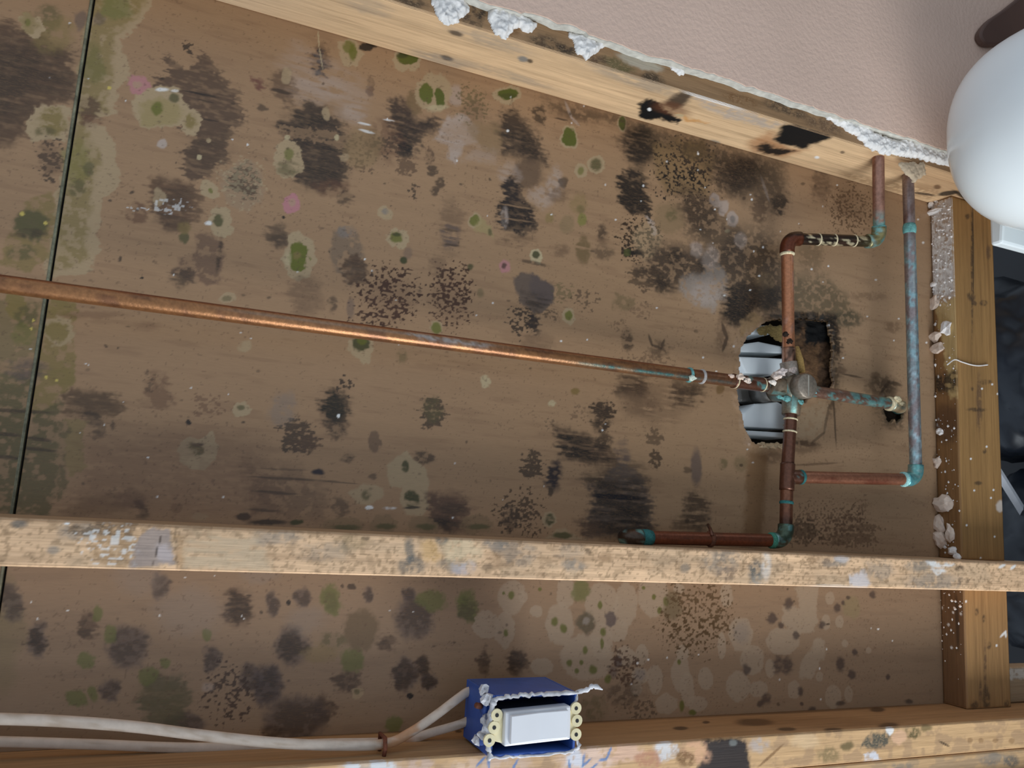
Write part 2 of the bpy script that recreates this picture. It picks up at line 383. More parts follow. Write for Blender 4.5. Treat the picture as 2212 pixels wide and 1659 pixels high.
def paint_panel(p):
    a, b = p.a, p.b
    g = fbm(a / .16, b / .010, 101, 4) - .5; g2 = fbm(a / .35, b / .22, 55, 3) - .5
    p.col *= (1 + .10 * g + .14 * g2)[..., None]
    # warmer, redder sheet towards the upper left, greyer towards the foot of the wall
    t = sstep(a, .45, 1.0)[..., None]; p.col[:] = p.col * (1 - t) + p.col * np.array([.97, 1.02, 1.10]) * t
    sp = p.spot; po = p.poly; ln = p.line
    fb = sstep(fbm(a / .05, b / .006, 77, 3), .60, .76)[..., None] * .16; p.col[:] = p.col * (1 - fb) + RB * fb
    # ---- olive wash on both sides of the seam
    po([(205, -60), (332, -60), (322, 25), (290, 55), (266, 90), (272, 140), (280, 165), (255, 195), (250, 245), (225, 252), (195, 262), (232, 272), (258, 340), (252, 400), (225, 430), (212, 480), (214, 540), (196, 590), (150, 600), (95, 600)], PALE, .85, 4)
    po([(203, -60), (320, -60), (310, 15), (275, 50), (250, 85), (246, 160), (235, 190), (232, 240), (180, 262), (190, 285), (218, 330), (205, 400), (190, 470), (185, 560), (110, 590)], OL, .75, 16, 'mott')
    po([(100, 640), (172, 652), (165, 690), (158, 722), (156, 760), (169, 790), (160, 835), (130, 850), (118, 880), (70, 900), (60, 820)], OL, .8, 5, 'mott')
    po([(70, 890), (130, 860), (128, 980), (120, 1060), (110, 1110), (22, 1110)], DOL, .8, 10, 'mott')
    po([(145, 905), (182, 908), (182, 1010), (150, 1030), (143, 990)], lin((132, 112, 74)), .8, 5)
    po([(132, 905), (148, 905), (142, 1060), (122, 1080)], DOL, .7, 8, 'mott')
    po([(-60, 1080), (-60, 830), (20, 800), (72, 815), (48, 990), (25, 1110), (-40, 1110)], DOL, .85, 12, 'mott')
    po([(-60, 640), (90, 650), (80, 760), (30, 830), (-60, 830)], lin((112, 98, 66)), .7, 14, 'mott')
    for y, x0, x1 in ((885, -30, 110), (935, -30, 45), (968, 50, 120), (985, -20, 60), (945, 55, 110)): ln([(x0, y), (x1, y + 6)], 4, DK, .7)
    po([(-60, 560), (10, 560), (20, 500), (60, 430), (120, 420), (122, 470), (110, 560), (70, 585)], OL, .75, 8, 'mott')
    sp(65, 485, 38, 34, DOL, .9, .35); sp(60, 505, 36, 10, DK, .6, .8, 'mott'); sp(50, 545, 30, 14, DOL, .7, .6, 'mott')
    sp(40, 660, 22, 30, OL, .9, .25); sp(58, 685, 26, 24, DOL, .7, .4, 'mott'); sp(50, 720, 28, 26, GR, .45, .4); sp(130, 655, 30, 26, OL, .6, .2); sp(127, 715, 32, 34, PALE, .75, .15); sp(122, 718, 22, 24, OL, .9, .3)
    sp(60, 800, 40, 22, PU, .7, .8, 'stri'); sp(132, 815, 34, 20, OL, .8, .3)
    for x, y in ((20, 1360), (0, 1440), (5, 1300)): sp(x, y, 34, 60, OL, .55, .9)
    # ---- brown wood showing left of the seam
    po([(-70, 50), (20, 40), (45, 75), (95, 62), (112, 100), (160, 112), (168, 205), (150, 222), (75, 235), (62, 300), (20, 318), (-70, 320)], lin((84, 62, 46)), .9, 14)
    po([(-70, 80), (60, 85), (140, 110), (160, 200), (70, 215), (40, 270), (-70, 280)], DK, .8, 40, 'stri')
    sp(105, 40, 25, 28, DOL, .7, .7, 'mott'); sp(115, 75, 45, 40, OL, .55, .6, 'mott')
    po([(40, 38), (62, 30), (90, 40), (92, 60), (82, 84), (62, 75), (42, 62)], PALE, 1, 3); sp(62, 50, 20, 22, OL, .6, .5); sp(60, 48, 8, 9, GR, .7, .6)
    po([(70, 232), (110, 228), (150, 232), (145, 300), (100, 312), (70, 300), (62, 270)], PALE, .95, 4); sp(112, 265, 30, 32, OL, .9, .4, 'mott'); sp(100, 285, 20, 10, DOL, .7, .8, 'mott')
    sp(112, 350, 26, 45, DK, .8, .7, 'speck'); sp(112, 345, 22, 34, BR, .5, .9)
    sp(172, 45, 14, 22, PU, .6, .5); sp(215, 40, 12, 16, PU, .5, .6); sp(252, 15, 30, 26, lin((108, 108, 62)), .7, .6); sp(205, 140, 24, 42, lin((104, 98, 52)), .65, .6)
    sp(195, 235, 24, 22, BR, .85, .6, 'mott'); sp(195, 262, 26, 14, RB, .8, .6, 'mott'); sp(165, 350, 30, 50, lin((118, 110, 56)), .6, .6); sp(190, 365, 13, 15, DOL, .7, .5); sp(168, 405, 18, 16, DOL, .7, .6, 'mott')
    # ---- large soft brown shapes
    po([(362, 108), (376, 132), (400, 150), (420, 140), (436, 104), (476, 160), (512, 205), (532, 262), (502, 274), (490, 305), (480, 352), (462, 372), (440, 396), (410, 388), (384, 356), (416, 312), (420, 290), (380, 282), (345, 205), (318, 182), (360, 162)], lin((84, 64, 50)), .92, 6)
    po([(420, 290), (500, 270), (486, 320), (464, 372), (395, 352)], DK, .45, 20, 'stri'); ln([(395, 195), (470, 210)], 2.5, BK, .8); ln([(430, 215), (460, 222)], 2, BK, .6); ln([(425, 255), (470, 262)], 2, BK, .6)
    sp(408, 105, 14, 16, DK, .9, .5, 'speck'); sp(402, 142, 7, 6, BASE, 1, .3)
    sp(297, 182, 23, 22, PINK, .85, .2); sp(295, 182, 9, 9, PALE, .6, .5)
    sp(348, 232, 60, 47, PALE, 1, .08); sp(412, 264, 28, 32, PALE, 1, .08); sp(345, 245, 44, 30, lin((146, 128, 86)), .8, .4)
    sp(340, 234, 11, 13, GR, .9, .6); sp(378, 213, 12, 9, DOL, .9, .6); sp(411, 262, 15, 18, OL, .9, .6, 'mott')
    sp(350, 194, 14, 4, WHT, .8, .8); sp(378, 197, 8, 3, WHT, .6, .8); sp(350, 311, 11, 10, FILM, .9, .3); sp(431, 340, 6, 6, CRM, .9, .4); sp(450, 303, 5, 5, PALE, .9, .4)  # first two white dabs paint highlights; the rest are pale spots
    po([(330, 385), (420, 400), (432, 430), (425, 470), (395, 500), (350, 490), (325, 440)], lin((92, 66, 48)), .85, 14); po([(345, 395), (420, 405), (420, 470), (362, 498), (335, 470)], DK, .6, 16, 'stri')
    sp(343, 425, 14, 20, PALE, .7, .3); sp(295, 462, 24, 20, RB, .7, .5, 'mott'); sp(297, 452, 20, 5, WHT, .6, .8, 'speck'); sp(365, 445, 40, 12, WHT, .5, .9, 'speck')
    sp(524, 398, 44, 54, lin((146, 122, 98)), .7, .2); sp(526, 388, 34, 42, DK, .75, .5, 'dense'); sp(525, 390, 42, 50, CRM, .35, .9, 'speck')
    sp(455, 413, 20, 19, PALE, 1, .15); sp(455, 413, 5, 6, GR, .8, .6); sp(475, 480, 28, 33, PALE, 1, .1); sp(470, 476, 11, 13, DOL, .95, .5); sp(450, 482, 7, 5, WHT, .8, .6)
    sp(397, 512, 12, 12, DOL, .9, .5); sp(396, 490, 14, 14, OL, .6, .6)
    po([(425, 500), (475, 515), (482, 560), (470, 615), (445, 618), (400, 610), (372, 590), (380, 560), (420, 545)], lin((98, 74, 60)), .75, 10, 'mott'); ln([(477, 520), (470, 580)], 5, DK, .8, .8, 'mott'); sp(395, 598, 26, 20, DK, .75, .8, 'mott')
    sp(257, 558, 4, 6, DK, .8, .7); sp(306, 600, 3.5, 3.5, BK, .9, .4); sp(530, 748, 14, 11, PALE, .8, .5, 'mott'); sp(492, 645, 18, 12, PALE, .8, .2); sp(490, 646, 10, 6, DOL, .6, .6)
    sp(200, 680, 70, 8, RB, .35, .9); sp(315, 705, 30, 10, RB, .35, .9)
    po([(140, 850), (165, 842), (245, 846), (270, 880), (255, 905), (220, 905), (170, 902), (136, 895)], lin((88, 66, 46)), .8, 12); po([(145, 852), (240, 848), (262, 890), (170, 895)], DK, .4, 10, 'stri')
    sp(195, 905, 18, 16, DK, .75, .6); sp(212, 930, 12, 18, DK, .7, .6); sp(243, 920, 5, 10, DK, .6, .7); sp(340, 845, 30, 42, RB, .55, .6, 'mott'); sp(320, 820, 10, 25, DK, .5, .9, 'speck')
    sp(452, 870, 34, 24, RB, .5, .9, 'speck'); sp(405, 912, 5, 5, BK, .95, .5); sp(521, 885, 18, 19, PALE, 1, .1); sp(521, 881, 8, 6, DOL, .8, .7)
    po([(382, 970), (405, 945), (440, 945), (460, 932), (473, 965), (470, 990), (445, 1015), (410, 1012), (390, 995)], PALE, .95, 3, warp=.5); sp(424, 972, 15, 18, DOL, .95, .5, 'mott'); sp(428, 960, 12, 4, DK, .8, .7)
    sp(305, 1098, 16, 20, BK, .75, .7); sp(285, 1080, 40, 20, BR, .5, .9); sp(378, 1098, 13, 11, lin((120, 92, 68)), .6, .3); sp(432, 1116, 16, 8, PALE, .4, .4); sp(525, 1117, 18, 9, DK, .9, .5)
    po([(190, 1065), (240, 1070), (280, 1110), (130, 1110)], lin((120, 94, 68)), .6, 14)
    po([(530, 1000), (640, 1010), (700, 1060), (690, 1120), (540, 1120)], lin((78, 58, 46)), .5, 40, 'mott'); po([(180, 950), (420, 930), (560, 960), (620, 1120), (160, 1110)], RB, .4, 60)  # dark brown stain, then the middle stud's shade painted as reddish wash
    for x0, y0, x1, y1, w_, k_ in ((545, 1030, 690, 1038, 2.5, .7), (690, 1038, 770, 1045, 2, .6), (545, 1060, 640, 1068, 3, .7), (560, 1012, 660, 1016, 2, .4), (540, 1100, 600, 1104, 3, .7)): ln([(x0, y0), (x1, y1)], w_, DK, k_)
    # ---- upper middle
    sp(692, 128, 23, 34, BR, .7, .5); po([(685, 105), (695, 105), (700, 130), (706, 152), (692, 165), (682, 145)], lin((40, 36, 40)), .95, 5); ln([(687, 68), (689, 100), (697, 148)], 1.6, CRM, .7)
    sp(757, 112, 26, 30, PALE, .9, .15); sp(752, 102, 11, 15, GR, .8, .5); sp(762, 112, 9, 20, GR, .9, .5); sp(793, 100, 20, 9, BK, .95, .4)
    sp(882, 130, 30, 24, PALE, 1, .12); sp(882, 126, 22, 15, lin((84, 88, 34)), 1, .2); sp(870, 120, 12, 7, DG, .8, .6)
    sp(800, 186, 10, 23, BR, .5, .4); sp(800, 196, 8, 10, RB, .5, .6); sp(617, 162, 11, 17, PALE, .6, .5)
    po([(640, 90), (780, 170), (800, 210), (770, 262), (700, 200), (640, 190), (600, 140)], FILM, .28, 40, 'stri'); sp(680, 195, 60, 30, FILM, .35, .9, 'stri'); sp(760, 245, 30, 20, FILM, .4, .9, 'stri')
    po([(962, 256), (1000, 250), (1030, 278), (1030, 308), (1000, 318), (985, 358), (972, 345), (965, 315), (940, 300)], FILM, .75, 10); po([(1030, 310), (1075, 320), (1070, 350), (1000, 345)], FILM, .3, 20, 'stri'); sp(985, 205, 14, 22, FILM, .5, .5)
    sp(1000, 295, 60, 30, BASE, .5, .9, 'stri')
    po([(575, 160), (620, 150), (640, 190), (632, 215), (620, 235), (600, 210), (590, 190)], BR, .75, 10); po([(545, 165), (560, 168), (578, 188), (565, 200), (548, 185)], lin((92, 46, 44)), .75, 7); ln([(590, 193), (628, 203)], 4, DK, .8); sp(617, 165, 11, 16, PALE, .7, .3); sp(567, 232, 9, 8, DK, .7, .6)
    po([(640, 236), (666, 218), (698, 232), (720, 250), (746, 272), (760, 300), (744, 338), (742, 380), (735, 405), (690, 412), (645, 402), (628, 370), (640, 330), (612, 292), (600, 272), (625, 252)], lin((64, 50, 40)), .9, 9); po([(630, 240), (700, 235), (755, 290), (735, 400), (650, 400), (640, 320), (605, 275)], BK, .75, 24, 'stri')
    po([(600, 270), (760, 280), (750, 320), (610, 300)], BASE, .55, 10, 'dense')
    sp(622, 345, 34, 40, PALE, .95, .08); sp(625, 335, 11, 13, GR, .75, .6); sp(622, 365, 26, 16, DOL, .7, .7, 'stri'); sp(704, 246, 10, 13, PALE, .8, .4); sp(728, 297, 5.5, 6.5, CRM, .9, .4); sp(621, 297, 5, 6, CRM, .8, .4)
    sp(720, 405, 40, 18, RB, .6, .7, 'mott')
    po([(868, 212), (885, 240), (905, 262), (945, 258), (948, 282), (912, 292), (897, 335), (870, 332), (850, 292), (843, 262), (832, 240), (845, 220)], lin((62, 48, 40)), .95, 12); po([(842, 245), (900, 262), (945, 262), (905, 292), (892, 332), (868, 330), (850, 290)], BK, .8, 14, 'stri')
    sp(875, 325, 18, 16, BK, .8, .6); sp(895, 222, 20, 24, lin((112, 90, 62)), .8, .4); sp(877, 362, 20, 20, BR, .75, .6, 'dense'); sp(833, 305, 36, 46, RB, .55, .7, 'mott'); sp(835, 320, 26, 26, DK, .7, .8, 'speck'); sp(785, 335, 34, 38, BR, .7, .8, 'speck'); sp(785, 320, 40, 46, lin((128, 106, 72)), .5, .5)
    sp(938, 200, 40, 44, PALE, .85, .12); sp(921, 200, 14, 21, lin((90, 94, 40)), 1, .25); sp(950, 212, 11, 23, lin((82, 88, 36)), 1, .2, rot=-.25); sp(945, 232, 24, 6, CRM, .8, .7)
    sp(928, 335, 9, 18, BR, .8, .4, 'mott'); sp(933, 367, 12, 13, DK, .8, .4, 'mott'); sp(950, 395, 10, 12, DK, .8, .5, 'mott'); sp(938, 412, 9, 12, DK, .8, .5, 'mott'); sp(895, 412, 14, 18, DK, .8, .6, 'speck'); sp(745, 340, 10, 9, PALE, .6, .4)
    sp(1020, 228, 32, 38, DOL, .6, .8, 'speck'); sp(1025, 240, 26, 28, BR, .35, .8); sp(1097, 204, 30, 20, PALE, 1, .12); sp(1097, 202, 22, 13, lin((80, 86, 32)), 1, .2); sp(1097, 207, 20, 6, DG, .5, .7)
    ln([(775, 265), (798, 270)], 2.5, WHT, .7); ln([(778, 280), (806, 288)], 2.5, WHT, .7); ln([(830, 258), (850, 261)], 1.6, WHT, .6)
    po([(1082, 242), (1110, 226), (1128, 250), (1152, 285), (1176, 330), (1182, 352), (1140, 350), (1088, 325), (1072, 290), (1090, 270)], lin((62, 48, 38)), .95, 12); po([(1070, 270), (1150, 285), (1180, 350), (1090, 330)], BK, .75, 16, 'stri'); sp(1165, 250, 15, 24, DK, .85, .5, 'mott'); sp(1097, 283, 3, 3, WHT, 1, .5)
    po([(1000, 270), (1070, 262), (1090, 300), (1075, 330), (1040, 320)], lin((128, 104, 74)), .6, 20)
    sp(1140, 375, 32, 32, lin((92, 72, 56)), .8, .5); sp(1100, 375, 24, 22, FILM, .4, .8, 'stri'); sp(1200, 395, 18, 30, FILM, .5, .8, 'mott'); sp(1170, 425, 24, 22, FILM, .45, .8, 'mott')
    po([(1102, 380), (1120, 398), (1132, 425), (1150, 455), (1156, 492), (1122, 508), (1082, 492), (1072, 452), (1090, 425), (1086, 395)], lin((40, 32, 30)), .97, 8); po([(1080, 430), (1150, 450), (1150, 500), (1085, 495)], BK, .7, 10, 'stri'); sp(1090, 470, 9, 22, FILM, .6, .7, 'mott'); ln([(1080, 440), (1150, 452)], 2, BASE, .6); ln([(1078, 470), (1150, 480)], 2, BASE, .5); sp(1120, 455, 40, 50, WHT, .7, .9, 'speck') if False else None
    sp(1115, 520, 42, 12, BR, .6, .8, 'stri')
    # ---- middle
    sp(629, 441, 17, 19, PINK, 1, .15); sp(631, 438, 8, 8, PALE, .6, .6); sp(747, 427, 15, 19, DK, .75, .6, 'mott'); sp(832, 459, 16, 16, PALE, .9, .2); sp(832, 456, 8, 7, GRY, .7, .6, 'mott'); sp(612, 469, 3.5, 3.5, BK, .9, .4)
    sp(603, 508, 24, 26, DK, .7, .7); sp(612, 520, 16, 18, DK, .5, .7); po([(625, 505), (645, 498), (675, 520), (683, 560), (670, 598), (645, 610), (622, 595), (608, 560), (618, 535)], PALE, 1, 4, warp=.6); sp(645, 553, 22, 30, lin((96, 98, 34)), 1, .22); sp(642, 552, 9, 8, OL, .8, .7); sp(622, 560, 8, 18, CRM, .6, .8, 'stri')
    po([(715, 510), (735, 490), (765, 492), (780, 520), (790, 560), (785, 600), (755, 612), (730, 590), (715, 560)], lin((112, 94, 78)), .75, 9, 'mott'); sp(765, 582, 27, 30, lin((84, 60, 42)), .85, .35); sp(765, 582, 27, 30, DK, .5, .5, 'stri'); sp(748, 500, 20, 12, GRY, .6, .7, 'mott')
    sp(858, 514, 23, 20, PALE, 1, .15); sp(855, 512, 13, 12, GR, .9, .5); sp(857, 506, 10, 4, DG, .8, .7); sp(871, 562, 8, 9, DG, .95, .5); sp(880, 545, 10, 14, PU, .4, .7)
    sp(975, 490, 26, 60, BR, .5, .8, 'stri'); sp(972, 510, 20, 26, PU, .75, .6, 'stri'); ln([(958, 495), (988, 500)], 2.5, DK, .7); ln([(962, 528), (990, 531)], 2.5, DK, .7)
    sp(1026, 478, 14, 17, PALE, .9, .2); sp(1025, 477, 10, 13, GR, .9, .3); po([(1035, 470), (1062, 490), (1068, 515), (1045, 508), (1025, 500)], lin((150, 134, 92)), .7, 8); sp(1058, 502, 5, 8, DOL, .8, .6)
    sp(838, 640, 62, 60, lin((66, 42, 27)), .95, .75, 'speck'); sp(838, 655, 52, 52, lin((66, 42, 27)), .9, .8, 'speck'); sp(865, 625, 40, 45, lin((66, 42, 27)), .95, .8, 'speck'); sp(800, 690, 40, 20, lin((66, 42, 27)), .9, .8, 'speck'); sp(840, 645, 50, 50, RB, .28, .9)
    sp(970, 640, 44, 66, lin((66, 42, 27)), .95, .75, 'speck'); sp(985, 620, 34, 45, lin((66, 42, 27)), .95, .8, 'speck'); sp(970, 650, 40, 55, RB, .25, .9); sp(945, 575, 18, 24, BR, .45, .7)
    sp(1090, 575, 13, 15, PINK, .8, .3); sp(1089, 574, 6, 7, DK, .8, .7); sp(1015, 576, 7, 7, DG, .8, .7); sp(1037, 632, 8, 10, DOL, .5, .8); sp(665, 640, 34, 46, BR, .5, .8); sp(718, 657, 11, 16, DK, .7, .8, 'mott'); sp(758, 665, 8, 20, PU, .5, .7)
    sp(942, 708, 15, 16, PALE, .8, .2); sp(942, 710, 12, 14, GR, .9, .4); po([(752, 735), (800, 728), (808, 755), (805, 778), (790, 788), (775, 775), (755, 760)], PALE, .95, 4); sp(778, 742, 18, 18, DG, .9, .4); sp(780, 735, 10, 8, GR, .8, .7); sp(868, 770, 12, 14, DOL, .5, .8, 'mott')
    # ---- upper right: heavy black mould
    sp(1230, 297, 20, 26, PALE, 1, .15); sp(1230, 296, 16, 20, lin((84, 88, 34)), 1, .25); sp(1344, 268, 11, 18, PALE, .9, .2); sp(1344, 267, 8, 15, lin((74, 80, 32)), 1, .25)
    sp(1287, 355, 18, 18, PALE, 1, .15); sp(1287, 355, 11, 13, DOL, .9, .6, 'mott'); sp(1256, 370, 13, 16, PALE, .9, .2); sp(1255, 369, 6, 9, GR, .7, .7)
    po([(1180, 215), (1330, 250), (1400, 272), (1400, 290), (1300, 262), (1240, 262), (1190, 235)], DK, .75, 12, 'mott'); ln([(1222, 222), (1235, 255), (1250, 270)], 3, FILM, .5); ln([(1200, 255), (1225, 260)], 2, DK, .8)
    sp(1387, 318, 36, 44, BK, .9, .8); sp(1360, 305, 24, 26, DK, .6, .9); po([(1335, 380), (1352, 362), (1385, 368), (1400, 415), (1405, 462), (1370, 462), (1335, 435), (1340, 405)], lin((34, 28, 24)), .95, 8); po([(1335, 390), (1400, 400), (1405, 460), (1340, 440)], BK, .8, 8, 'stri')
    po([(1385, 440), (1402, 450), (1412, 478), (1405, 480)], BK, .9, 4); po([(1395, 465), (1412, 478), (1422, 510), (1408, 508)], FILM, .7, 6); sp(1385, 515, 42, 50, lin((48, 34, 22)), .95, .7, 'speck'); sp(1370, 540, 30, 20, DK, .6, .8, 'speck'); sp(1400, 520, 30, 40, PALE, .35, .6)
    po([(1400, 276), (1500, 306), (1650, 345), (1690, 355), (1680, 400), (1640, 395), (1600, 415), (1555, 400), (1530, 340), (1470, 318), (1420, 310)], lin((50, 42, 34)), .85, 24, 'mott'); po([(1540, 330), (1640, 350), (1620, 405), (1565, 400), (1540, 370)], BK, .7, 24, 'mott')
    po([(1410, 310), (1470, 300), (1545, 330), (1530, 420), (1440, 420), (1415, 370)], lin((118, 94, 62)), .7, 20); po([(1415, 320), (1540, 320), (1530, 420), (1440, 415)], BK, .95, 24, 'speck'); sp(1475, 360, 36, 40, BK, .9, .6, 'speck'); sp(1500, 335, 34, 34, DK, .8, .6, 'speck')
    for r_ in (30, 20): sp(1500, 325, r_, r_ * .9, DK, .35, .2); sp(1500, 325, r_ - 4, r_ * .9 - 4, lin((112, 90, 58)), .4, .2)
    po([(1470, 405), (1545, 430), (1560, 480), (1530, 520), (1490, 500), (1475, 450)], lin((52, 42, 34)), .85, 16, 'mott'); sp(1448, 470, 30, 34, lin((126, 104, 76)), .6, .5); sp(1450, 465, 12, 14, DOL, .6, .8, 'mott'); po([(1530, 380), (1580, 370), (1600, 420), (1560, 420)], DK, .6, 16, 'mott')
    sp(1543, 433, 12, 15, FILM, .7, .4, 'mott'); sp(1562, 448, 12, 18, FILM, .75, .3); sp(1583, 474, 13, 17, FILM, .8, .3); sp(1583, 474, 6, 8, GRY, .8, .7); sp(1572, 499, 6, 4, CRM, 1, .3)
    po([(1640, 380), (1690, 400), (1700, 440), (1665, 465), (1640, 440)], DK, .7, 18, 'mott'); sp(1682, 440, 18, 22, BK, .9, .6, 'mott'); sp(1640, 450, 16, 32, lin((70, 52, 40)), .7, .6, 'mott'); ln([(1645, 385), (1660, 430)], 3, FILM, .5, .8)
    sp(1775, 402, 22, 36, lin((86, 66, 52)), .7, .7); sp(1840, 450, 45, 45, lin((60, 40, 26)), .7, .8, 'speck'); sp(1840, 445, 34, 36, BR, .35, .8)
    po([(1415, 528), (1460, 532), (1510, 545), (1570, 555), (1590, 600), (1530, 608), (1480, 612), (1440, 632), (1400, 610), (1372, 590), (1400, 560)], lin((60, 48, 40)), .9, 14, 'mott'); sp(1460, 560, 16, 24, BK, .8, .6, 'mott'); sp(1525, 575, 14, 24, BK, .85, .5, 'mott'); sp(1400, 600, 40, 24, DK, .7, .8, 'dense'); sp(1430, 615, 14, 18, BK, .7, .7, 'mott')
    po([(1530, 505), (1640, 500), (1700, 560), (1700, 640), (1600, 640), (1560, 590)], lin((72, 58, 44)), .8, 26, 'mott'); sp(1585, 530, 22, 40, BK, .6, .8, 'mott'); sp(1625, 560, 40, 40, DK, .6, .9, 'mott')
    po([(1470, 600), (1520, 585), (1555, 570), (1570, 600), (1572, 640), (1535, 672), (1500, 655), (1465, 625)], lin((150, 138, 130)), .75, 14, 'mott'); sp(1535, 555, 18, 26, FILM, .6, .7); sp(1600, 520, 12, 18, FILM, .5, .6); sp(1505, 540, 12, 16, FILM, .6, .6); sp(1520, 630, 30, 24, FILM, .5, .8, 'mott')
    po([(1572, 612), (1640, 606), (1700, 632), (1695, 672), (1630, 668), (1612, 688), (1590, 702), (1566, 690), (1560, 655)], BK, .95, 12, 'mott'); po([(1575, 618), (1620, 618), (1640, 650), (1600, 690), (1568, 680)], lin((14, 13, 13)), .95, 14)
    sp(1652, 612, 20, 22, lin((120, 98, 72)), .8, .4); po([(1595, 690), (1625, 670), (1655, 690), (1620, 715), (1598, 730)], lin((146, 118, 86)), .95, 5); ln([(1560, 700), (1570, 730), (1562, 755)], 4, DK, .8); sp(1560, 720, 14, 40, BR, .5, .8, 'mott')
    po([(1700, 590), (1790, 600), (1830, 640), (1850, 680), (1835, 705), (1760, 680), (1700, 670)], lin((78, 70, 52)), .75, 24, 'mott'); sp(1830, 690, 34, 16, lin((60, 58, 46)), .7, .8, 'mott'); sp(1750, 550, 26, 40, lin((88, 74, 56)), .5, .8, 'mott')
    po([(1600, 690), (1800, 680), (1815, 720), (1812, 870), (1790, 900), (1800, 690), (1690, 684)], BK, .8, 10, 'mott'); sp(1745, 685, 60, 12, BK, .8, .7, 'mott'); sp(1880, 640, 40, 10, BR, .4, .9, 'mott'); sp(1930, 705, 18, 12, BR, .5, .8, 'mott')
    po([(1575, 622), (1640, 612), (1690, 640), (1680, 668), (1625, 664), (1608, 690), (1585, 700), (1566, 680)], lin((18, 16, 15)), .85, 14)
    sp(1600, 655, 30, 26, lin((14, 13, 12)), .9, .6); sp(1660, 640, 30, 20, BK, .7, .8, 'mott'); sp(1590, 560, 30, 34, DK, .6, .9, 'mott')
    po([(1645, 684), (1700, 676), (1790, 676), (1815, 700), (1812, 760), (1798, 760), (1790, 695), (1690, 690)], lin((16, 14, 13)), .95, 8)  # shade along the hole's upper arc painted black on the sheet
    po([(1338, 812), (1395, 812), (1392, 842), (1340, 850)], DK, .7, 14, 'stri'); po([(1458, 832), (1518, 834), (1490, 876), (1460, 870)], DK, .6, 12, 'stri'); sp(1298, 900, 24, 34, DK, .8, .7, 'mott'); sp(1285, 975, 40, 24, DK, .7, .8, 'stri'); sp(1345, 1020, 50, 34, DK, .6, .9, 'stri')
    po([(1425, 290), (1690, 356), (1700, 420), (1610, 440), (1560, 400), (1500, 330), (1440, 320)], lin((54, 44, 36)), .6, 30); po([(1540, 480), (1690, 520), (1700, 690), (1590, 680), (1560, 600), (1430, 600), (1420, 545), (1500, 530)], lin((60, 48, 38)), .5, 40, 'mott')
    po([(1460, 410), (1540, 430), (1560, 500), (1500, 510), (1470, 460)], DK, .6, 24, 'mott'); sp(1610, 380, 34, 34, BK, .7, .8); sp(1385, 318, 30, 38, BK, .7, .7)
    # peeled layer right of and below the hole
    po([(1705, 885), (1790, 870), (1785, 930), (1755, 955), (1712, 950)], lin((158, 134, 108)), .9, 6, 'mott'); ln([(1715, 955), (1762, 960)], 6, DK, .8, .8, 'mott'); ln([(1800, 850), (1806, 960)], 2, DK, .7); ln([(1790, 880), (1780, 935), (1755, 955)], 3, DK, .5); sp(1740, 965, 30, 16, BR, .5, .8, 'mott'); sp(1675, 990, 34, 14, BR, .6, .8, 'mott')
    ln([(1715, 1005), (1810, 1000)], 2.5, BR, .6); ln([(1820, 808), (1862, 816)], 2, DK, .7); sp(1890, 812, 10, 8, BR, .6, .7); ln([(1800, 840), (1830, 845)], 2, DK, .4); sp(1905, 835, 34, 20, DK, .7, .8, 'mott'); ln([(1905, 845), (1920, 825), (1945, 832)], 4, DK, .7)
    po([(1895, 860), (1950, 865), (1962, 890), (1945, 925), (1915, 922), (1898, 895)], BK, .7, 10, 'mott'); sp(1820, 800, 9, 7, BR, .5, .7)
    # ---- right middle
    sp(1157, 552, 14, 16, CRM, .9, .2); sp(1157, 550, 8, 9, DG, .9, .4); ln([(1125, 562), (1180, 573)], 4, DK, .7, .8, 'mott'); po([(1105, 595), (1125, 588), (1150, 592), (1180, 605), (1198, 620), (1196, 645), (1180, 668), (1150, 680), (1118, 650), (1112, 620)], lin((86, 74, 68)), .85, 8); po([(1145, 590), (1190, 610), (1196, 645), (1175, 660), (1150, 640)], PU, .7, 12); po([(1130, 635), (1180, 640), (1165, 680), (1130, 660)], BK, .7, 10, 'stri')
    po([(1142, 680), (1165, 682), (1168, 700), (1152, 728), (1140, 705)], lin((40, 32, 30)), .95, 6); sp(1190, 678, 12, 14, DK, .6, .7, 'speck'); sp(1125, 690, 24, 34, DK, .9, .8, 'speck'); sp(1160, 740, 34, 24, BR, .4, .8)
    sp(1227, 682, 15, 18, PALE, .9, .15); sp(1228, 681, 9, 11, GR, .9, .4); sp(1261, 538, 15, 30, lin((92, 76, 46)), .7, .5, 'stri'); sp(1215, 540, 14, 14, BR, .5, .7, 'mott'); sp(1302, 545, 22, 14, DK, .6, .8, 'mott'); sp(1302, 510, 14, 20, BR, .5, .7, 'mott'); sp(1356, 545, 8, 9, lin((70, 72, 36)), .9, .3); sp(1376, 546, 14, 8, BK, .8, .7)
    sp(1215, 635, 22, 20, DOL, .5, .8, 'speck'); sp(1265, 645, 26, 24, DK, .6, .8, 'speck'); po([(1330, 640), (1370, 645), (1360, 670), (1325, 668)], lin((106, 90, 62)), .6, 8, 'mott'); sp(1380, 670, 26, 16, BR, .4, .9, 'speck'); sp(1355, 735, 11, 24, DK, .8, .7, 'mott'); sp(1340, 705, 14, 14, BR, .5, .8, 'speck'); sp(1425, 755, 22, 16, DK, .6, .8, 'mott'); ln([(1402, 725), (1408, 745), (1428, 753), (1435, 735)], 3, DK, .7); sp(1400, 775, 50, 14, BR, .5, .9, 'speck')
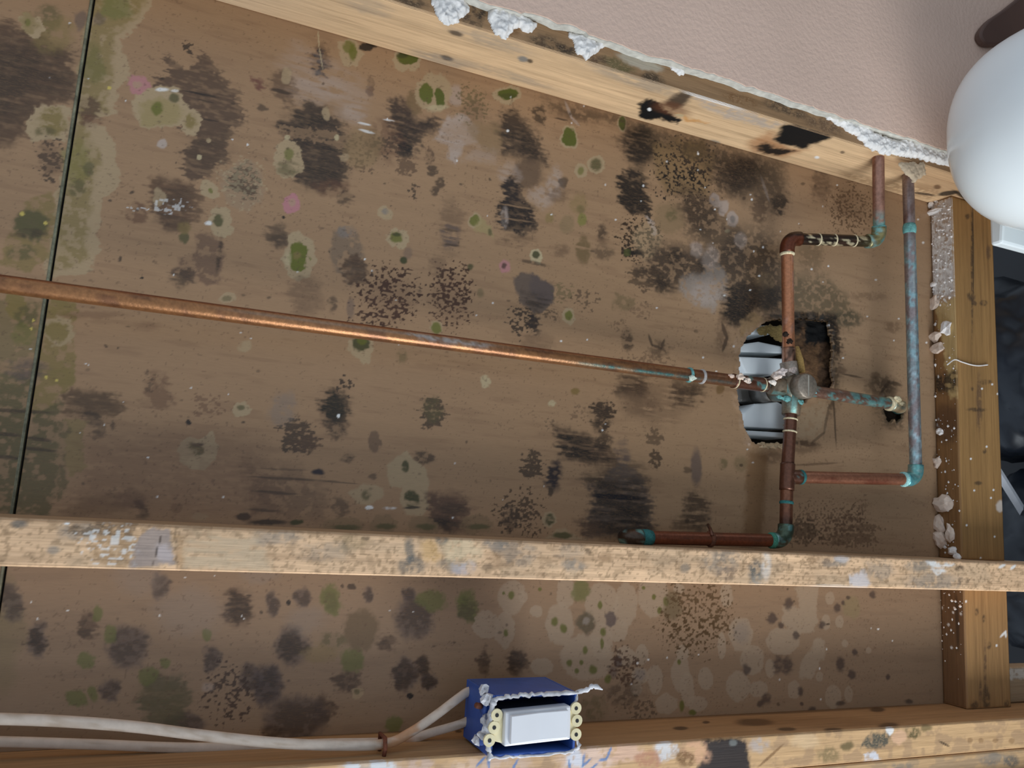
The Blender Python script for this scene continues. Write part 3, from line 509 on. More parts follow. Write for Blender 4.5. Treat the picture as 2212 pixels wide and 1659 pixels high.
    sp(1255, 452, 8, 10, DOL, .6, .8); sp(1258, 475, 10, 14, lin((110, 112, 48)), .7, .5); sp(1250, 440, 18, 22, OL, .4, .7, 'mott'); sp(1187, 470, 10, 11, OL, .6, .6); sp(1300, 500, 10, 16, DK, .7, .7, 'mott'); sp(1225, 485, 16, 20, lin((122, 104, 74)), .5, .5); sp(1205, 420, 22, 18, BR, .5, .6); sp(1218, 393, 9, 12, DK, .7, .6)
    po([(1335, 810), (1400, 808), (1395, 845), (1370, 862), (1335, 850)], DK, .85, 14, 'stri'); po([(1455, 828), (1520, 830), (1520, 850), (1490, 880), (1458, 878)], DK, .8, 10, 'stri'); sp(1425, 870, 60, 50, BR, .35, .9, 'stri'); sp(1380, 870, 40, 30, BR, .45, .9, 'stri'); sp(1555, 842, 9, 12, lin((104, 78, 44)), .7, .5)
    po([(1275, 872), (1318, 868), (1325, 905), (1310, 940), (1290, 935), (1280, 905)], DK, .9, 10, 'dense'); sp(1250, 895, 14, 18, BR, .5, .9, 'speck'); po([(1205, 925), (1262, 935), (1300, 955), (1335, 985), (1325, 1012), (1280, 1005), (1212, 990)], BR, .6, 12); po([(1205, 925), (1262, 938), (1305, 955), (1332, 1000), (1275, 1002), (1208, 988)], BK, .85, 10, 'stri')
    ln([(1210, 945), (1255, 948)], 6, BK, .85, .8, 'mott'); ln([(1210, 965), (1252, 970)], 5, BK, .85, .8, 'mott'); ln([(1210, 980), (1250, 985)], 5, BK, .8, .8, 'mott'); sp(1304, 950, 20, 14, DK, .8, .7, 'mott')
    sp(1198, 1028, 14, 34, lin((34, 28, 34)), .95, .8, rot=.25); sp(1188, 1062, 6, 10, DK, .8, .6); sp(1150, 1008, 22, 30, DK, .85, .8, 'dense'); sp(1345, 980, 16, 30, PU, .7, .7, 'stri'); sp(1190, 915, 10, 12, DK, .6, .8, 'speck')
    po([(1268, 1045), (1300, 1040), (1330, 1000), (1370, 1010), (1395, 1040), (1405, 1075), (1410, 1130), (1405, 1165), (1262, 1160), (1272, 1110), (1282, 1070)], lin((82, 70, 64)), .85, 10); po([(1265, 1025), (1395, 1040), (1410, 1160), (1265, 1150), (1283, 1070)], BK, .8, 14, 'stri'); ln([(1283, 1071), (1385, 1076)], 6, lin((22, 20, 26)), .95); ln([(1345, 1100), (1380, 1112)], 6, BK, .8); ln([(1335, 1125), (1385, 1130)], 4, BK, .8); ln([(1258, 1035), (1330, 1042)], 6, DK, .8, .8, 'mott')
    po([(1245, 1120), (1290, 1128), (1300, 1165), (1260, 1158)], BR, .7, 14); sp(1416, 995, 13, 26, DK, .8, .7, 'dense'); sp(1416, 945, 18, 20, DK, .6, .8, 'dense'); sp(1504, 1010, 13, 38, PU, .7, .6); sp(1485, 1015, 8, 8, DK, .6, .7); sp(1505, 1105, 28, 46, DK, .85, .7, 'stri'); sp(1470, 1130, 20, 18, DK, .6, .8, 'stri')
    sp(1128, 1110, 50, 44, lin((62, 44, 28)), .8, .9, 'speck'); sp(1105, 1118, 24, 24, DK, .6, .9, 'dense'); sp(1188, 1121, 16, 16, PALE, .8, .2); sp(1188, 1122, 11, 11, DG, .9, .6, 'stri'); po([(1168, 1160), (1215, 1140), (1265, 1165)], PALE, .7, 8); sp(1215, 1156, 22, 7, DOL, .95, .5); sp(1562, 1002, 9, 12, DOL, .6, .7, 'mott'); sp(1600, 1002, 14, 16, DOL, .4, .8, 'mott')
    po([(1615, 975), (1660, 975), (1652, 1080), (1648, 1180), (1600, 1180), (1612, 1080)], lin((112, 80, 50)), .65, 18); sp(1790, 1130, 70, 40, BR, .6, .9, 'speck'); sp(1840, 1150, 60, 34, BR, .6, .9, 'dense'); sp(1730, 1150, 40, 30, DK, .6, .9, 'dense'); sp(1860, 1110, 16, 30, BR, .5, .9, 'speck')
    sp(1242, 845, 9, 7, lin((110, 90, 40)), .7, .6); sp(1048, 823, 11, 15, CRM, .8, .4, 'mott'); sp(1193, 872, 9, 7, CRM, .8, .5, 'mott')
    # ---- lower middle
    sp(722, 885, 34, 54, BR, .6, .6, 'mott'); po([(705, 850), (725, 842), (745, 860), (752, 890), (735, 915), (715, 915), (700, 900), (698, 870)], lin((34, 30, 20)), .95, 10); sp(722, 925, 22, 22, DK, .75, .7, 'mott'); sp(742, 830, 14, 22, DK, .9, .7, 'speck'); sp(731, 898, 3.5, 4.5, WHT, 1, .4)
    sp(645, 945, 38, 44, DK, .85, .8, 'dense'); sp(665, 960, 24, 26, BR, .7, .8, 'dense'); sp(935, 893, 27, 38, DK, .85, .8, 'dense'); sp(935, 885, 20, 26, DOL, .5, .8, 'mott'); sp(810, 955, 13, 22, lin((98, 76, 60)), .75, .3); sp(688, 1020, 14, 6, lin((34, 28, 38)), .95, .7); sp(918, 990, 22, 15, DK, .8, .5, 'mott'); sp(750, 990, 14, 10, DK, .6, .7, 'mott'); sp(615, 885, 28, 34, GRY, .4, .7, 'mott'); sp(806, 1030, 9, 6, DK, .6, .7)
    po([(835, 1005), (855, 985), (880, 975), (895, 995), (918, 1010), (926, 1060), (926, 1095), (910, 1115), (880, 1115), (862, 1080), (870, 1055), (845, 1050), (838, 1025)], PALE, .9, 5, warp=.5); sp(875, 1008, 9, 13, DG, .9, .5, 'mott'); sp(890, 1080, 15, 18, DG, .95, .5, 'stri'); ln([(875, 1097), (905, 1096)], 3, BK, .8)
    po([(752, 1062), (785, 1045), (828, 1052), (825, 1075), (800, 1090), (770, 1085)], PALE, .85, 5, warp=.5); sp(792, 1068, 10, 10, DOL, .8, .7, 'mott'); po([(925, 1070), (990, 1060), (1020, 1100), (1005, 1145), (930, 1140)], lin((84, 58, 46)), .8, 14); po([(925, 1085), (1010, 1085), (1005, 1145), (935, 1140)], DK, .7, 14, 'stri'); sp(960, 1130, 24, 14, BK, .6, .8)
    for x, rx in ((745, 42), (830, 32), (915, 30), (1030, 32)): sp(x, 1136, rx, 22, lin((130, 106, 78)), .75, .2); sp(x + 4, 1138, rx * .7, 6, DOL, .85, .7)
    sp(733, 1095, 15, 22, DK, .6, .7, 'mott'); sp(640, 1128, 14, 6, DG, .9, .5); sp(580, 1128, 40, 6, BK, .8, .7); sp(798, 1096, 9, 5, WHT, .9, .4); sp(842, 1098, 14, 3, WHT, .6, .7, 'mott')
    # ---- lower bay
    k = sstep(-b, .066, .072)[..., None] * .45; p.col[:] = p.col * (1 - k) + lin((122, 108, 94)) * k
    GB = lin((128, 112, 96))
    for args in ((345, 1265, 18, 28), (515, 1312, 34, 42), (80, 1380, 24, 36), (193, 1352, 26, 26), (278, 1398, 44, 46), (240, 1492, 20, 26), (455, 1425, 19, 32), (580, 1482, 36, 40), (700, 1535, 22, 34), (875, 1458, 26, 34), (632, 1395, 36, 44), (655, 1288, 18, 22), (795, 1285, 11, 17), (880, 1285, 15, 16), (838, 1388, 20, 18), (868, 1460, 24, 30), (912, 1440, 16, 26), (926, 1472, 19, 19), (1045, 1430, 15, 28), (895, 1335, 44, 46), (1117, 1430, 22, 28), (25, 1300, 24, 40), (750, 1470, 30, 24), (590, 1305, 14, 28), (575, 1475, 30, 44), (640, 1552, 66, 50), (540, 1460, 24, 30), (400, 1560, 44, 26), (590, 1585, 24, 18)):
        x, y, rx, ry = args; sp(x, y, rx, ry, PU if (x * 7 + y) % 3 else BR, .62, .55); sp(x, y, rx * .85, ry * .85, DK, .62, .7, 'mott')
    for x, y, rx, ry in ((515, 1312, 24, 32), (632, 1395, 24, 32), (80, 1380, 18, 28), (912, 1440, 12, 20), (926, 1472, 14, 14), (1117, 1428, 16, 20)): sp(x, y, rx, ry, DK, .75, .6)
    po([(330, 1460), (400, 1455), (410, 1520), (390, 1570), (320, 1570), (302, 1500)], lin((84, 78, 56)), .75, 14); sp(350, 1510, 50, 50, DOL, .4, .9, 'mott')
    for x, y, rx, ry in ((212, 1325, 14, 18), (185, 1426, 17, 20), (238, 1370, 13, 18), (445, 1372, 10, 13), (715, 1298, 22, 34), (930, 1295, 34, 24), (760, 1425, 25, 26), (1010, 1310, 23, 32), (320, 1462, 20, 22), (355, 1432, 10, 12), (850, 1565, 16, 20), (1002, 1300, 12, 12), (200, 1495, 12, 16), (160, 1510, 22, 24)): sp(x, y, rx, ry, lin((100, 100, 54)), .8, .45)
    sp(1010, 1318, 20, 22, DK, .5, .7); sp(715, 1300, 14, 22, DOL, .5, .8, 'mott'); sp(780, 1362, 38, 44, lin((96, 78, 54)), .7, .4); sp(720, 1385, 28, 18, DOL, .7, .7, 'mott'); sp(690, 1410, 40, 20, OL, .4, .6); sp(500, 1500, 44, 56, lin((62, 44, 34)), .85, .9, 'speck'); sp(885, 1503, 8, 7, BK, .95, .5); sp(622, 1302, 5, 6, BK, .9, .5); sp(760, 1268, 8, 7, DK, .8, .5); sp(740, 1266, 4, 4, DK, .7, .5)
    for x, y, rx, ry in ((410, 1320, 70, 50), (660, 1340, 40, 30), (560, 1240, 40, 20), (300, 1240, 50, 40)): sp(x, y, rx, ry, lin((136, 122, 112)), .4, .9)
    sp(770, 1495, 14, 14, PALE, .7, .2); sp(770, 1493, 6, 6, DOL, .7, .6); sp(450, 1485, 14, 10, FILM, .4, .8)
    HB = lin((154, 136, 117))
    for x, y, rx, ry in ((1105, 1290, 30, 38), (1210, 1348, 30, 46), (1222, 1280, 22, 34), (1300, 1305, 36, 48), (1352, 1305, 26, 46), (1410, 1285, 32, 48), (1335, 1362, 22, 24), (1268, 1420, 58, 50), (1300, 1385, 24, 40), (1352, 1418, 22, 22), (1387, 1413, 14, 22), (1382, 1460, 20, 20), (1415, 1468, 18, 30), (1375, 1490, 13, 14), (1470, 1455, 20, 40), (1485, 1490, 16, 40), (1525, 1464, 15, 25), (1559, 1395, 9, 30), (1600, 1370, 26, 38), (1595, 1482, 26, 32), (1625, 1425, 26, 32), (1664, 1444, 11, 20), (1692, 1385, 36, 30), (1640, 1488, 20, 18), (1715, 1490, 14, 20), (1800, 1505, 18, 26), (1833, 1500, 9, 18), (1770, 1462, 8, 11), (1793, 1292, 10, 14), (1784, 1344, 10, 17), (1814, 1343, 9, 13), (1090, 1360, 22, 40), (1170, 1440, 24, 18), (1160, 1320, 14, 14), (1440, 1520, 24, 22), (1505, 1520, 22, 18), (1570, 1285, 14, 26), (1466, 1272, 12, 10), (1050, 1350, 30, 30), (1130, 1290, 10, 14), (1475, 1410, 14, 16), (1825, 1390, 7, 8), (1876, 1405, 6, 7)):
        sp(x, y, rx, ry, HB, .78, .13, warp=.6)
    po([(1716, 1268), (1768, 1268), (1764, 1330), (1756, 1368), (1725, 1370), (1688, 1342), (1690, 1308), (1730, 1312)], HB, .85, 5); po([(1760, 1378), (1780, 1385), (1784, 1408), (1765, 1440), (1755, 1462), (1730, 1466), (1722, 1446), (1745, 1415)], HB, .85, 5); sp(1840, 1312, 20, 24, lin((132, 118, 88)), .6, .4)
    for x, y, rx, ry in ((1105, 1287, 7, 8), (1088, 1282, 3, 4), (1199, 1342, 8, 9), (1218, 1357, 7, 9), (1166, 1273, 4, 4), (1297, 1308, 5, 8), (1303, 1365, 6, 9), (1300, 1390, 4, 12), (1265, 1405, 6, 9), (1230, 1433, 6, 8), (1280, 1447, 9, 11), (1256, 1432, 4, 6), (1313, 1466, 7, 10), (1425, 1318, 5, 7), (1438, 1300, 6, 10), (1412, 1290, 4, 6), (1467, 1430, 4, 6), (1093, 1367, 5, 8), (1246, 1450, 5, 6), (1495, 1540, 8, 6), (1390, 1270, 4, 4), (1472, 1525, 5, 12)):
        sp(x, y, rx, ry, lin((92, 92, 40)), .9, .7)
    sp(1253, 1275, 19, 24, lin((100, 100, 58)), .8, .5); sp(1266, 1346, 18, 23, PU, .75, .5); sp(1266, 1346, 19, 24, DOL, .5, .7, 'mott'); sp(1266, 1342, 7, 8, lin((134, 124, 116)), .8, .8); sp(1320, 1338, 14, 16, PU, .85, .4); sp(1452, 1310, 20, 32, lin((96, 84, 60)), .7, .6); sp(1335, 1430, 9, 12, PU, .8, .5); sp(1325, 1452, 9, 12, PU, .6, .7); sp(1352, 1467, 12, 14, DK, .6, .8, 'mott'); sp(1345, 1500, 40, 26, DK, .6, .9, 'mott'); sp(1380, 1530, 40, 20, DK, .6, .9, 'speck'); sp(1350, 1440, 30, 40, lin((70, 46, 30)), .8, .9, 'speck'); sp(1382, 1458, 14, 14, GRY, .5, .7); sp(1280, 1530, 26, 26, DOL, .5, .8, 'mott')
    sp(1510, 1330, 70, 70, lin((80, 60, 36)), .85, .9, 'speck'); sp(1490, 1360, 50, 40, lin((80, 60, 36)), .8, .9, 'speck'); sp(1600, 1365, 17, 22, GRY, .4, .8)
    for x, y, rx, ry in ((1680, 1436, 11, 20), (1702, 1437, 12, 18), (1703, 1304, 9, 13), (1668, 1335, 9, 12), (1686, 1350, 6, 7), (1719, 1372, 7, 9), (1655, 1509, 10, 13), (1642, 1520, 8, 8), (1730, 1494, 7, 9), (1775, 1350, 7, 9), (1808, 1313, 7, 9), (1822, 1302, 4, 5), (1612, 1446, 9, 11), (1815, 1435, 9, 16), (1840, 1458, 8, 11), (1885, 1285, 7, 8), (1832, 1291, 4, 4), (1732, 1520, 4, 4), (1755, 1531, 8, 6), (1846, 1408, 6, 7), (1918, 1463, 5, 6), (1815, 1520, 10, 5), (1963, 1515, 9, 5)):
        sp(x, y, rx, ry, lin((70, 58, 54)), .8, .8)
    # ---- grime all over: fine dark flecks and dust
    fl = sstep(fbm(a / .0026, b / .0022, 201, 2) + .16 * (fbm(a / .06, b / .06, 205, 2) - .5), .76, .83)[..., None] * .4; p.col[:] = p.col * (1 - fl) + BR * fl
    rs = random.Random(3)
    for i in range(90):
        x = rs.uniform(20, 2010); y = rs.uniform(30, 1540)
        sp(x, y, rs.uniform(1.2, 2.6), rs.uniform(1.2, 2.6), WHT, rs.uniform(.5, 1), .6, warp=0)
    for i in range(45):
        x = rs.gauss(1640, 200); y = rs.gauss(470, 160)
        sp(x, y, rs.uniform(1.2, 3), rs.uniform(1.2, 2.6), WHT, rs.uniform(.5, 1), .6, warp=0)
    for i in range(110):
        x = rs.uniform(150, 1900); y = rs.uniform(150, 1540)
        sp(x, y, rs.uniform(1.5, 5), rs.uniform(1.5, 4), DK, rs.uniform(.3, .8), .8)
    for x, y, r_ in ((98, 482, 4), (48, 462, 5), (100, 815, 3.5), (122, 822, 3), (236, 190, 4), (72, 692, 3), (68, 710, 3)): sp(x, y, r_, r_, lin((190, 170, 90)), 1, .4, warp=0)

def panel_mp(x, y): q = at(x, y, 0); return (q[0], q[1])
hole_q = [np.array([panel_mp(*p) for p in h]) for h in (HOLE, HOLE2)]
mat_panel = painted('panel_mouldy', rough=.40, grain=(700, 700, 90), amp=.05, bump=.05, spec=.4, under=lin((128, 98, 68)))
B_ax = np.arange(-.245, .5113 + .03, CELL)
A_all = np.arange(-.36, 1.135, CELL)
pt = Painter(A_all, B_ax, panel_mp, BASE, 11)
pt.fibre = .55 * fbm(pt.a / .022, pt.b / .0028, 301, 3) + .45 * fbm(pt.a / .005, pt.b / .0030, 305, 2)
paint_panel(pt)
def make_panel(u0, u1, skew=0):
    sel = (A_all >= u0) & (A_all <= u1)
    a = pt.a[sel]; b = pt.b[sel]; col = pt.col[sel]
    rag = (fbm(a / .006, b / .006, 66, 3) - .5) * .006
    s = np.maximum(sdf(a, b, hole_q[0]), sdf(a, b, hole_q[1])) if u1 > 0 else np.full(a.shape, -1.0)
    s = s + rag
    keep = ~((s[:-1, :-1] > 0) & (s[1:, 1:] > 0))
    idx = np.arange(a.size).reshape(a.shape)
    V = np.stack([a, b, np.zeros_like(a)], -1)
    curl = sstep(s, -.012, 0) * (fbm(a / .012, b / .012, 67, 2) - .35) * .006     # torn lips of the hole
    V[..., 2] += curl
    V0 = V.copy(); V0[..., 2] -= .005
    top = np.stack([idx[:-1, :-1], idx[1:, :-1], idx[1:, 1:], idx[:-1, 1:]], -1)[keep]
    V2, F2 = skirt(V.reshape(-1, 3), V0.reshape(-1, 3), keep, idx, top)
    c = col.reshape(-1, 3); c2 = np.concatenate([c, np.clip(c * .6 + lin((150, 120, 86)) * .5, 0, 1)], 0)[skirt.used]
    mk = np.tile(pt.mask[sel].reshape(-1), 2)[skirt.used]
    return finish('panel', V2, F2, mat_panel, wall_back, cols=c2, fixn=False, mould=mk)
make_panel(-.36, U_SEAM - .0018)
make_panel(U_SEAM + .0022, 1.133)
# joint strip of the two sheets
n = 300; bb = np.linspace(-.245, .54, n)
cs = np.array([lin((132, 132, 112)) * (.55 + .9 * fbm(np.array([x / .01]), np.array([3.0]), 5, 3)[0]) for x in bb])
V = []; Fc = []; cl = []
for i, x in enumerate(bb):
    for (uu, dd) in ((U_SEAM - .0020, -.004), (U_SEAM - .0020, .0006), (U_SEAM - .0012, .0014), (U_SEAM + .0004, .0008), (U_SEAM + .0007, -.004)):
        V.append((uu, x, dd)); cl.append(cs[i] * (1.0 if dd > .0015 else .7))
for i in range(n - 1):
    for k in range(4): Fc.append((i * 5 + k, i * 5 + k + 1, (i + 1) * 5 + k + 1, (i + 1) * 5 + k))
finish('joint_strip', V, Fc, painted('joint', rough=.6, grain=(300, 300, 300), amp=.3), wall_back, cols=np.array(cl), fixn=False)
box('joint_backing', (U_SEAM - .02, -.245, -.0075), (U_SEAM + .02, .54, -.0055), plain('black_gap', (22, 20, 18), .9), wall_back, bev=0)

# torn fibre layer in the right half of the hole, and behind the small hole
def brown_layer(name, pts, d, seed, dark):
    q = np.array([at(x, y, d)[:2] for x, y in pts]); A = np.arange(q[:, 0].min(), q[:, 0].max(), .0016); B = np.arange(q[:, 1].min(), q[:, 1].max(), .0016)
    p = Painter(A, B, lambda x, y: at(x, y, d)[:2], lin((104, 76, 52)), seed)
    p.col *= (.55 + .9 * fbm(p.a / .012, p.b / .008, seed, 4))[..., None]
    for a_ in dark: p.poly(a_[0], a_[1], a_[2], 8, 'mott' if np.sum(a_[1]) > .03 else 'flat')
    s = sdf(p.a + p.wa, p.b + p.wb, q); keep = s[:-1, :-1] > 0; idx = np.arange(p.a.size).reshape(p.a.shape)
    V = np.stack([p.a, p.b, d + (fbm(p.a / .01, p.b / .006, seed + 4, 4) - .5) * .010], -1); V0 = V.copy(); V0[..., 2] -= .006
    top = np.stack([idx[:-1, :-1], idx[1:, :-1], idx[1:, 1:], idx[:-1, 1:]], -1)[keep]
    V2, F2 = skirt(V.reshape(-1, 3), V0.reshape(-1, 3), keep, idx, top)
    c = p.col.reshape(-1, 3)
    return finish(name, V2, F2, painted('torn_fibre', rough=.9, grain=(500, 500, 200), amp=.3, bump=.6), wall_back, cols=np.concatenate([c, c * .6], 0)[skirt.used], smooth=False)
brown_layer('torn_board', [(1690, 660), (1840, 660), (1840, 880), (1760, 890), (1700, 900), (1696, 800), (1692, 740)], -.014, 5,
            [([(1738, 690), (1800, 690), (1800, 742), (1740, 745)], lin((12, 11, 10)), 1), ([(1690, 664), (1830, 664), (1830, 700), (1740, 700), (1692, 735)], lin((22, 18, 15)), .95), ([(1690, 745), (1740, 740), (1735, 800), (1700, 800)], lin((40, 30, 22)), .8), ([(1700, 690), (1745, 690), (1740, 735), (1700, 735)], lin((58, 46, 36)), .7), ([(1770, 740), (1800, 740), (1800, 860), (1765, 850)], lin((52, 36, 26)), .7)])  # upper black patches: shade of the recess painted onto the board
brown_layer('torn_board', [(1895, 855), (1965, 860), (1965, 930), (1900, 930)], -.012, 9, [([(1895, 855), (1965, 860), (1965, 930), (1900, 930)], lin((30, 22, 16)), .9)])
fm = painted('torn_fibre')
lump('torn_flap', [(1632, 712), (1660, 700), (1694, 706), (1694, 742), (1678, 738), (1660, 722), (1640, 722)], lambda x, y: at(x, y, -.012), (0, 0, 1), .004, fm, wall_back, seed=4, col=lin((138, 118, 74)))
lump('torn_flap', [(1622, 962), (1640, 955), (1698, 958), (1698, 978), (1660, 976), (1630, 974)], lambda x, y: at(x, y, -.004), (0, 0, 1), .006, fm, wall_back, seed=6, col=lin((196, 170, 138)))

# ================================================================== painted wall beside the opening
wall_right = thing('wall_right', (1.5, .5363, .089), 'peach painted plasterboard wall with torn edge along the stud', kind='structure')
edge = []
for u in np.arange(-.6, 1.36, .004):
    e = .5350 + (fbm(np.array([u / .02]), np.array([1.0]), 3, 3)[0] - .5) * .005 + (.004 if .3 < u < .38 else 0)
    edge.append((u, e))
pts = edge + [(1.36, 1.35), (-.6, 1.35)]
def plaster_mat():
    if 'painted_wall' in MATS: return MATS['painted_wall']
    m = plain('painted_wall', (206, 178, 164), .6, amp=.04, scale=9, spec=.3); nt = m.node_tree; b = nt.nodes['Principled BSDF']
    tc = N(nt, 'ShaderNodeTexCoord'); n1 = N(nt, 'ShaderNodeTexNoise'); n1.inputs['Scale'].default_value = 170; n1.inputs['Detail'].default_value = 3
    nt.links.new(tc.outputs['Object'], n1.inputs['Vector']); bu = N(nt, 'ShaderNodeBump'); bu.inputs['Strength'].default_value = .35; bu.inputs['Distance'].default_value = .003
    nt.links.new(n1.outputs['Fac'], bu.inputs['Height']); nt.links.new(bu.outputs['Normal'], b.inputs['Normal']); return m
gyp = plain('gypsum', (230, 224, 218), .9, amp=.15, scale=160, bump=.5, k=1.0)
prism('gypsum_core', pts, .0893, .1003, plain('gypsum_edge', (188, 186, 180), .9, amp=.2, scale=110, bump=.3), wall_right)
edge2 = [(u, e + .0006 + abs(fbm(np.array([u / .012]), np.array([7.0]), 8, 2)[0] - .5) * .004) for u, e in edge]
prism('paint_skin', edge2 + [(1.36, 1.35), (-.6, 1.35)], .1003, .1015, plaster_mat(), wall_right)
fr = lambda x, y: at(x, y, S)
for i, q in enumerate(([(925, -15), (1005, -10), (1012, 25), (988, 50), (962, 56), (936, 32)], [(1050, 5), (1075, 12), (1120, 30), (1160, 52), (1142, 76), (1118, 62), (1104, 72), (1092, 90), (1066, 76), (1054, 42)],
                       [(1228, 70), (1312, 92), (1292, 112), (1268, 132), (1246, 116)], [(1442, 132), (1482, 140), (1474, 166), (1452, 152)], [(1763, 232), (1800, 246), (1830, 262), (1850, 262), (1900, 292), (1960, 312), (1955, 332), (1880, 326), (1842, 292), (1810, 272), (1786, 258)],
                       [(1885, 308), (1960, 298), (2050, 300), (2068, 345), (2062, 364), (2010, 352), (1962, 340), (1900, 334)])):
    lump('plaster_patch', q, fr, (0, 0, 1), .007, gyp, wall_right, seed=20 + i)

# plasterboard going on beyond the doubled stud
wall_left = thing('wall_left', (1.5, -.7, .089), 'painted plasterboard beyond the doubled stud', kind='structure')
prism('paint_skin', [(-.6, -1.3), (1.4999, -1.3), (1.4999, -.300), (-.6, -.300)], .0893, .1015, plaster_mat(), wall_left)
# floor far below the frame
ft = thing('floor', (1.5, .3, .5), 'dark floor under the wall', kind='structure')
box('floor_slab', (1.5, -2.2, -1.2), (1.53, 2.4, 2.4), plain('floor_dark', (34, 34, 38), .6, amp=.15, scale=6), ft, bev=0)
# ================================================================== studs and blocking
WOODM = painted('pine', rough=.62, grain=(600, 600, 30), amp=.12, bump=.22, spec=.3, under=lin((190, 160, 124)), grit=(700, 700, 300))     # grain runs along the length (room vertical)
WOODH = painted('pine_cross', rough=.62, grain=(30, 600, 600), amp=.12, bump=.22, spec=.3, under=lin((150, 118, 84)), grit=(300, 700, 700))
PINE = lin((204, 172, 136)); PINED = lin((150, 114, 76)); OX = lin((112, 80, 50)); GREY = lin((110, 112, 112)); BLU = lin((74, 82, 86)); CHAR = lin((12, 11, 11))
def wood_base(p, base, seed, along=0):
    L, Cc = (p.a, p.b) if along == 0 else (p.b, p.a)
    g = fbm(L / .22, Cc / .0045, seed, 4) - .5; g2 = fbm(L / .5, Cc / .03, seed + 7, 3) - .5
    p.col[:] = base * (1 + .34 * g + .28 * g2)[..., None]
    k = sstep(fbm(L / .12, Cc / .0022, seed + 3, 3), .58, .75)[..., None] * .25; p.col[:] = p.col * (1 - k) + OX * k
def board(name, lo, hi, base, label, cat, seed, paint=None, cell=.0016, along=0, parent=None, group=None, mat=None):
    """a sawn board: six gridded faces, each with its own stains.  paint maps face key -> function(painter)"""
    paint = paint or {}
    lo = np.array(lo, float); hi = np.array(hi, float)
    faces = {'d1': (0, 1, 2, hi[2]), 'd0': (0, 1, 2, lo[2]), 'v0': (0, 2, 1, lo[1]), 'v1': (0, 2, 1, hi[1]), 'u0': (1, 2, 0, lo[0]), 'u1': (1, 2, 0, hi[0])}
    VV = []; FF = []; CC = []; MM = []; n0 = 0; rr = .0026
    for i, (k, (ia, ib, ic, cv)) in enumerate(faces.items()):
        ce = cell if k in paint else .012
        def axis(l, h, c_):
            m = max(2, int((h - l) / c_)); x = list(np.linspace(l + rr, h - rr, m)); return np.array([l, l + rr * .35] + x + [h - rr * .35, h])
        A = axis(lo[ia], hi[ia], ce); B = axis(lo[ib], hi[ib], ce)
        mp = {'d': lambda x, y, c=cv: at(x, y, c)[:2], 'v': lambda x, y, c=cv: atv(x, y, c)[[0, 2]], 'u': lambda x, y, c=cv: atu(x, y, c)[[1, 2]]}[k[0]]
        p = Painter(A, B, mp, base, seed + i * 5)
        wood_base(p, base, seed + i * 11, along if k[0] != 'u' else (0 if along == 1 else 1)) if not (k[0] == 'v' and along == 1) else wood_base(p, base, seed + i * 11, 1)
        if k in paint: paint[k](p)
        V = np.zeros(p.a.shape + (3,)); V[..., ia] = p.a; V[..., ib] = p.b; V[..., ic] = cv
        # eased arrises
        def inset(x, l, h): t = np.minimum(np.minimum(x - l, h - x), rr); return rr - np.sqrt(np.maximum(rr * rr - (rr - t) ** 2, 0))
        ins = np.maximum(inset(p.a, lo[ia], hi[ia]), inset(p.b, lo[ib], hi[ib])) * .6
        V[..., ic] += ins * (1 if cv == lo[ic] else -1)
        V[..., ia] = np.clip(V[..., ia], lo[ia] + 0, hi[ia]); idx = np.arange(p.a.size).reshape(p.a.shape) + n0
        Fq = np.stack([idx[:-1, :-1], idx[1:, :-1], idx[1:, 1:], idx[:-1, 1:]], -1).reshape(-1, 4)
        e1 = np.eye(3)[ia]; e2 = np.eye(3)[ib]; out = np.eye(3)[ic] * (1 if cv == hi[ic] else -1)
        if np.cross(e1, e2) @ out < 0: Fq = Fq[:, ::-1]
        VV.append(V.reshape(-1, 3)); FF.append(Fq); CC.append(p.col.reshape(-1, 3)); MM.append(p.mask.reshape(-1)); n0 += p.a.size
    o = finish(name, np.concatenate(VV), np.concatenate(FF), mat or (WOODM if along == 0 else WOODH), parent, base=((lo[0] + hi[0]) / 2 if along else hi[0], (lo[1] + hi[1]) / 2, lo[2]), cols=np.concatenate(CC), fixn=False, mould=np.concatenate(MM))
    if parent is None: tag(o, label, cat, group)
    return o

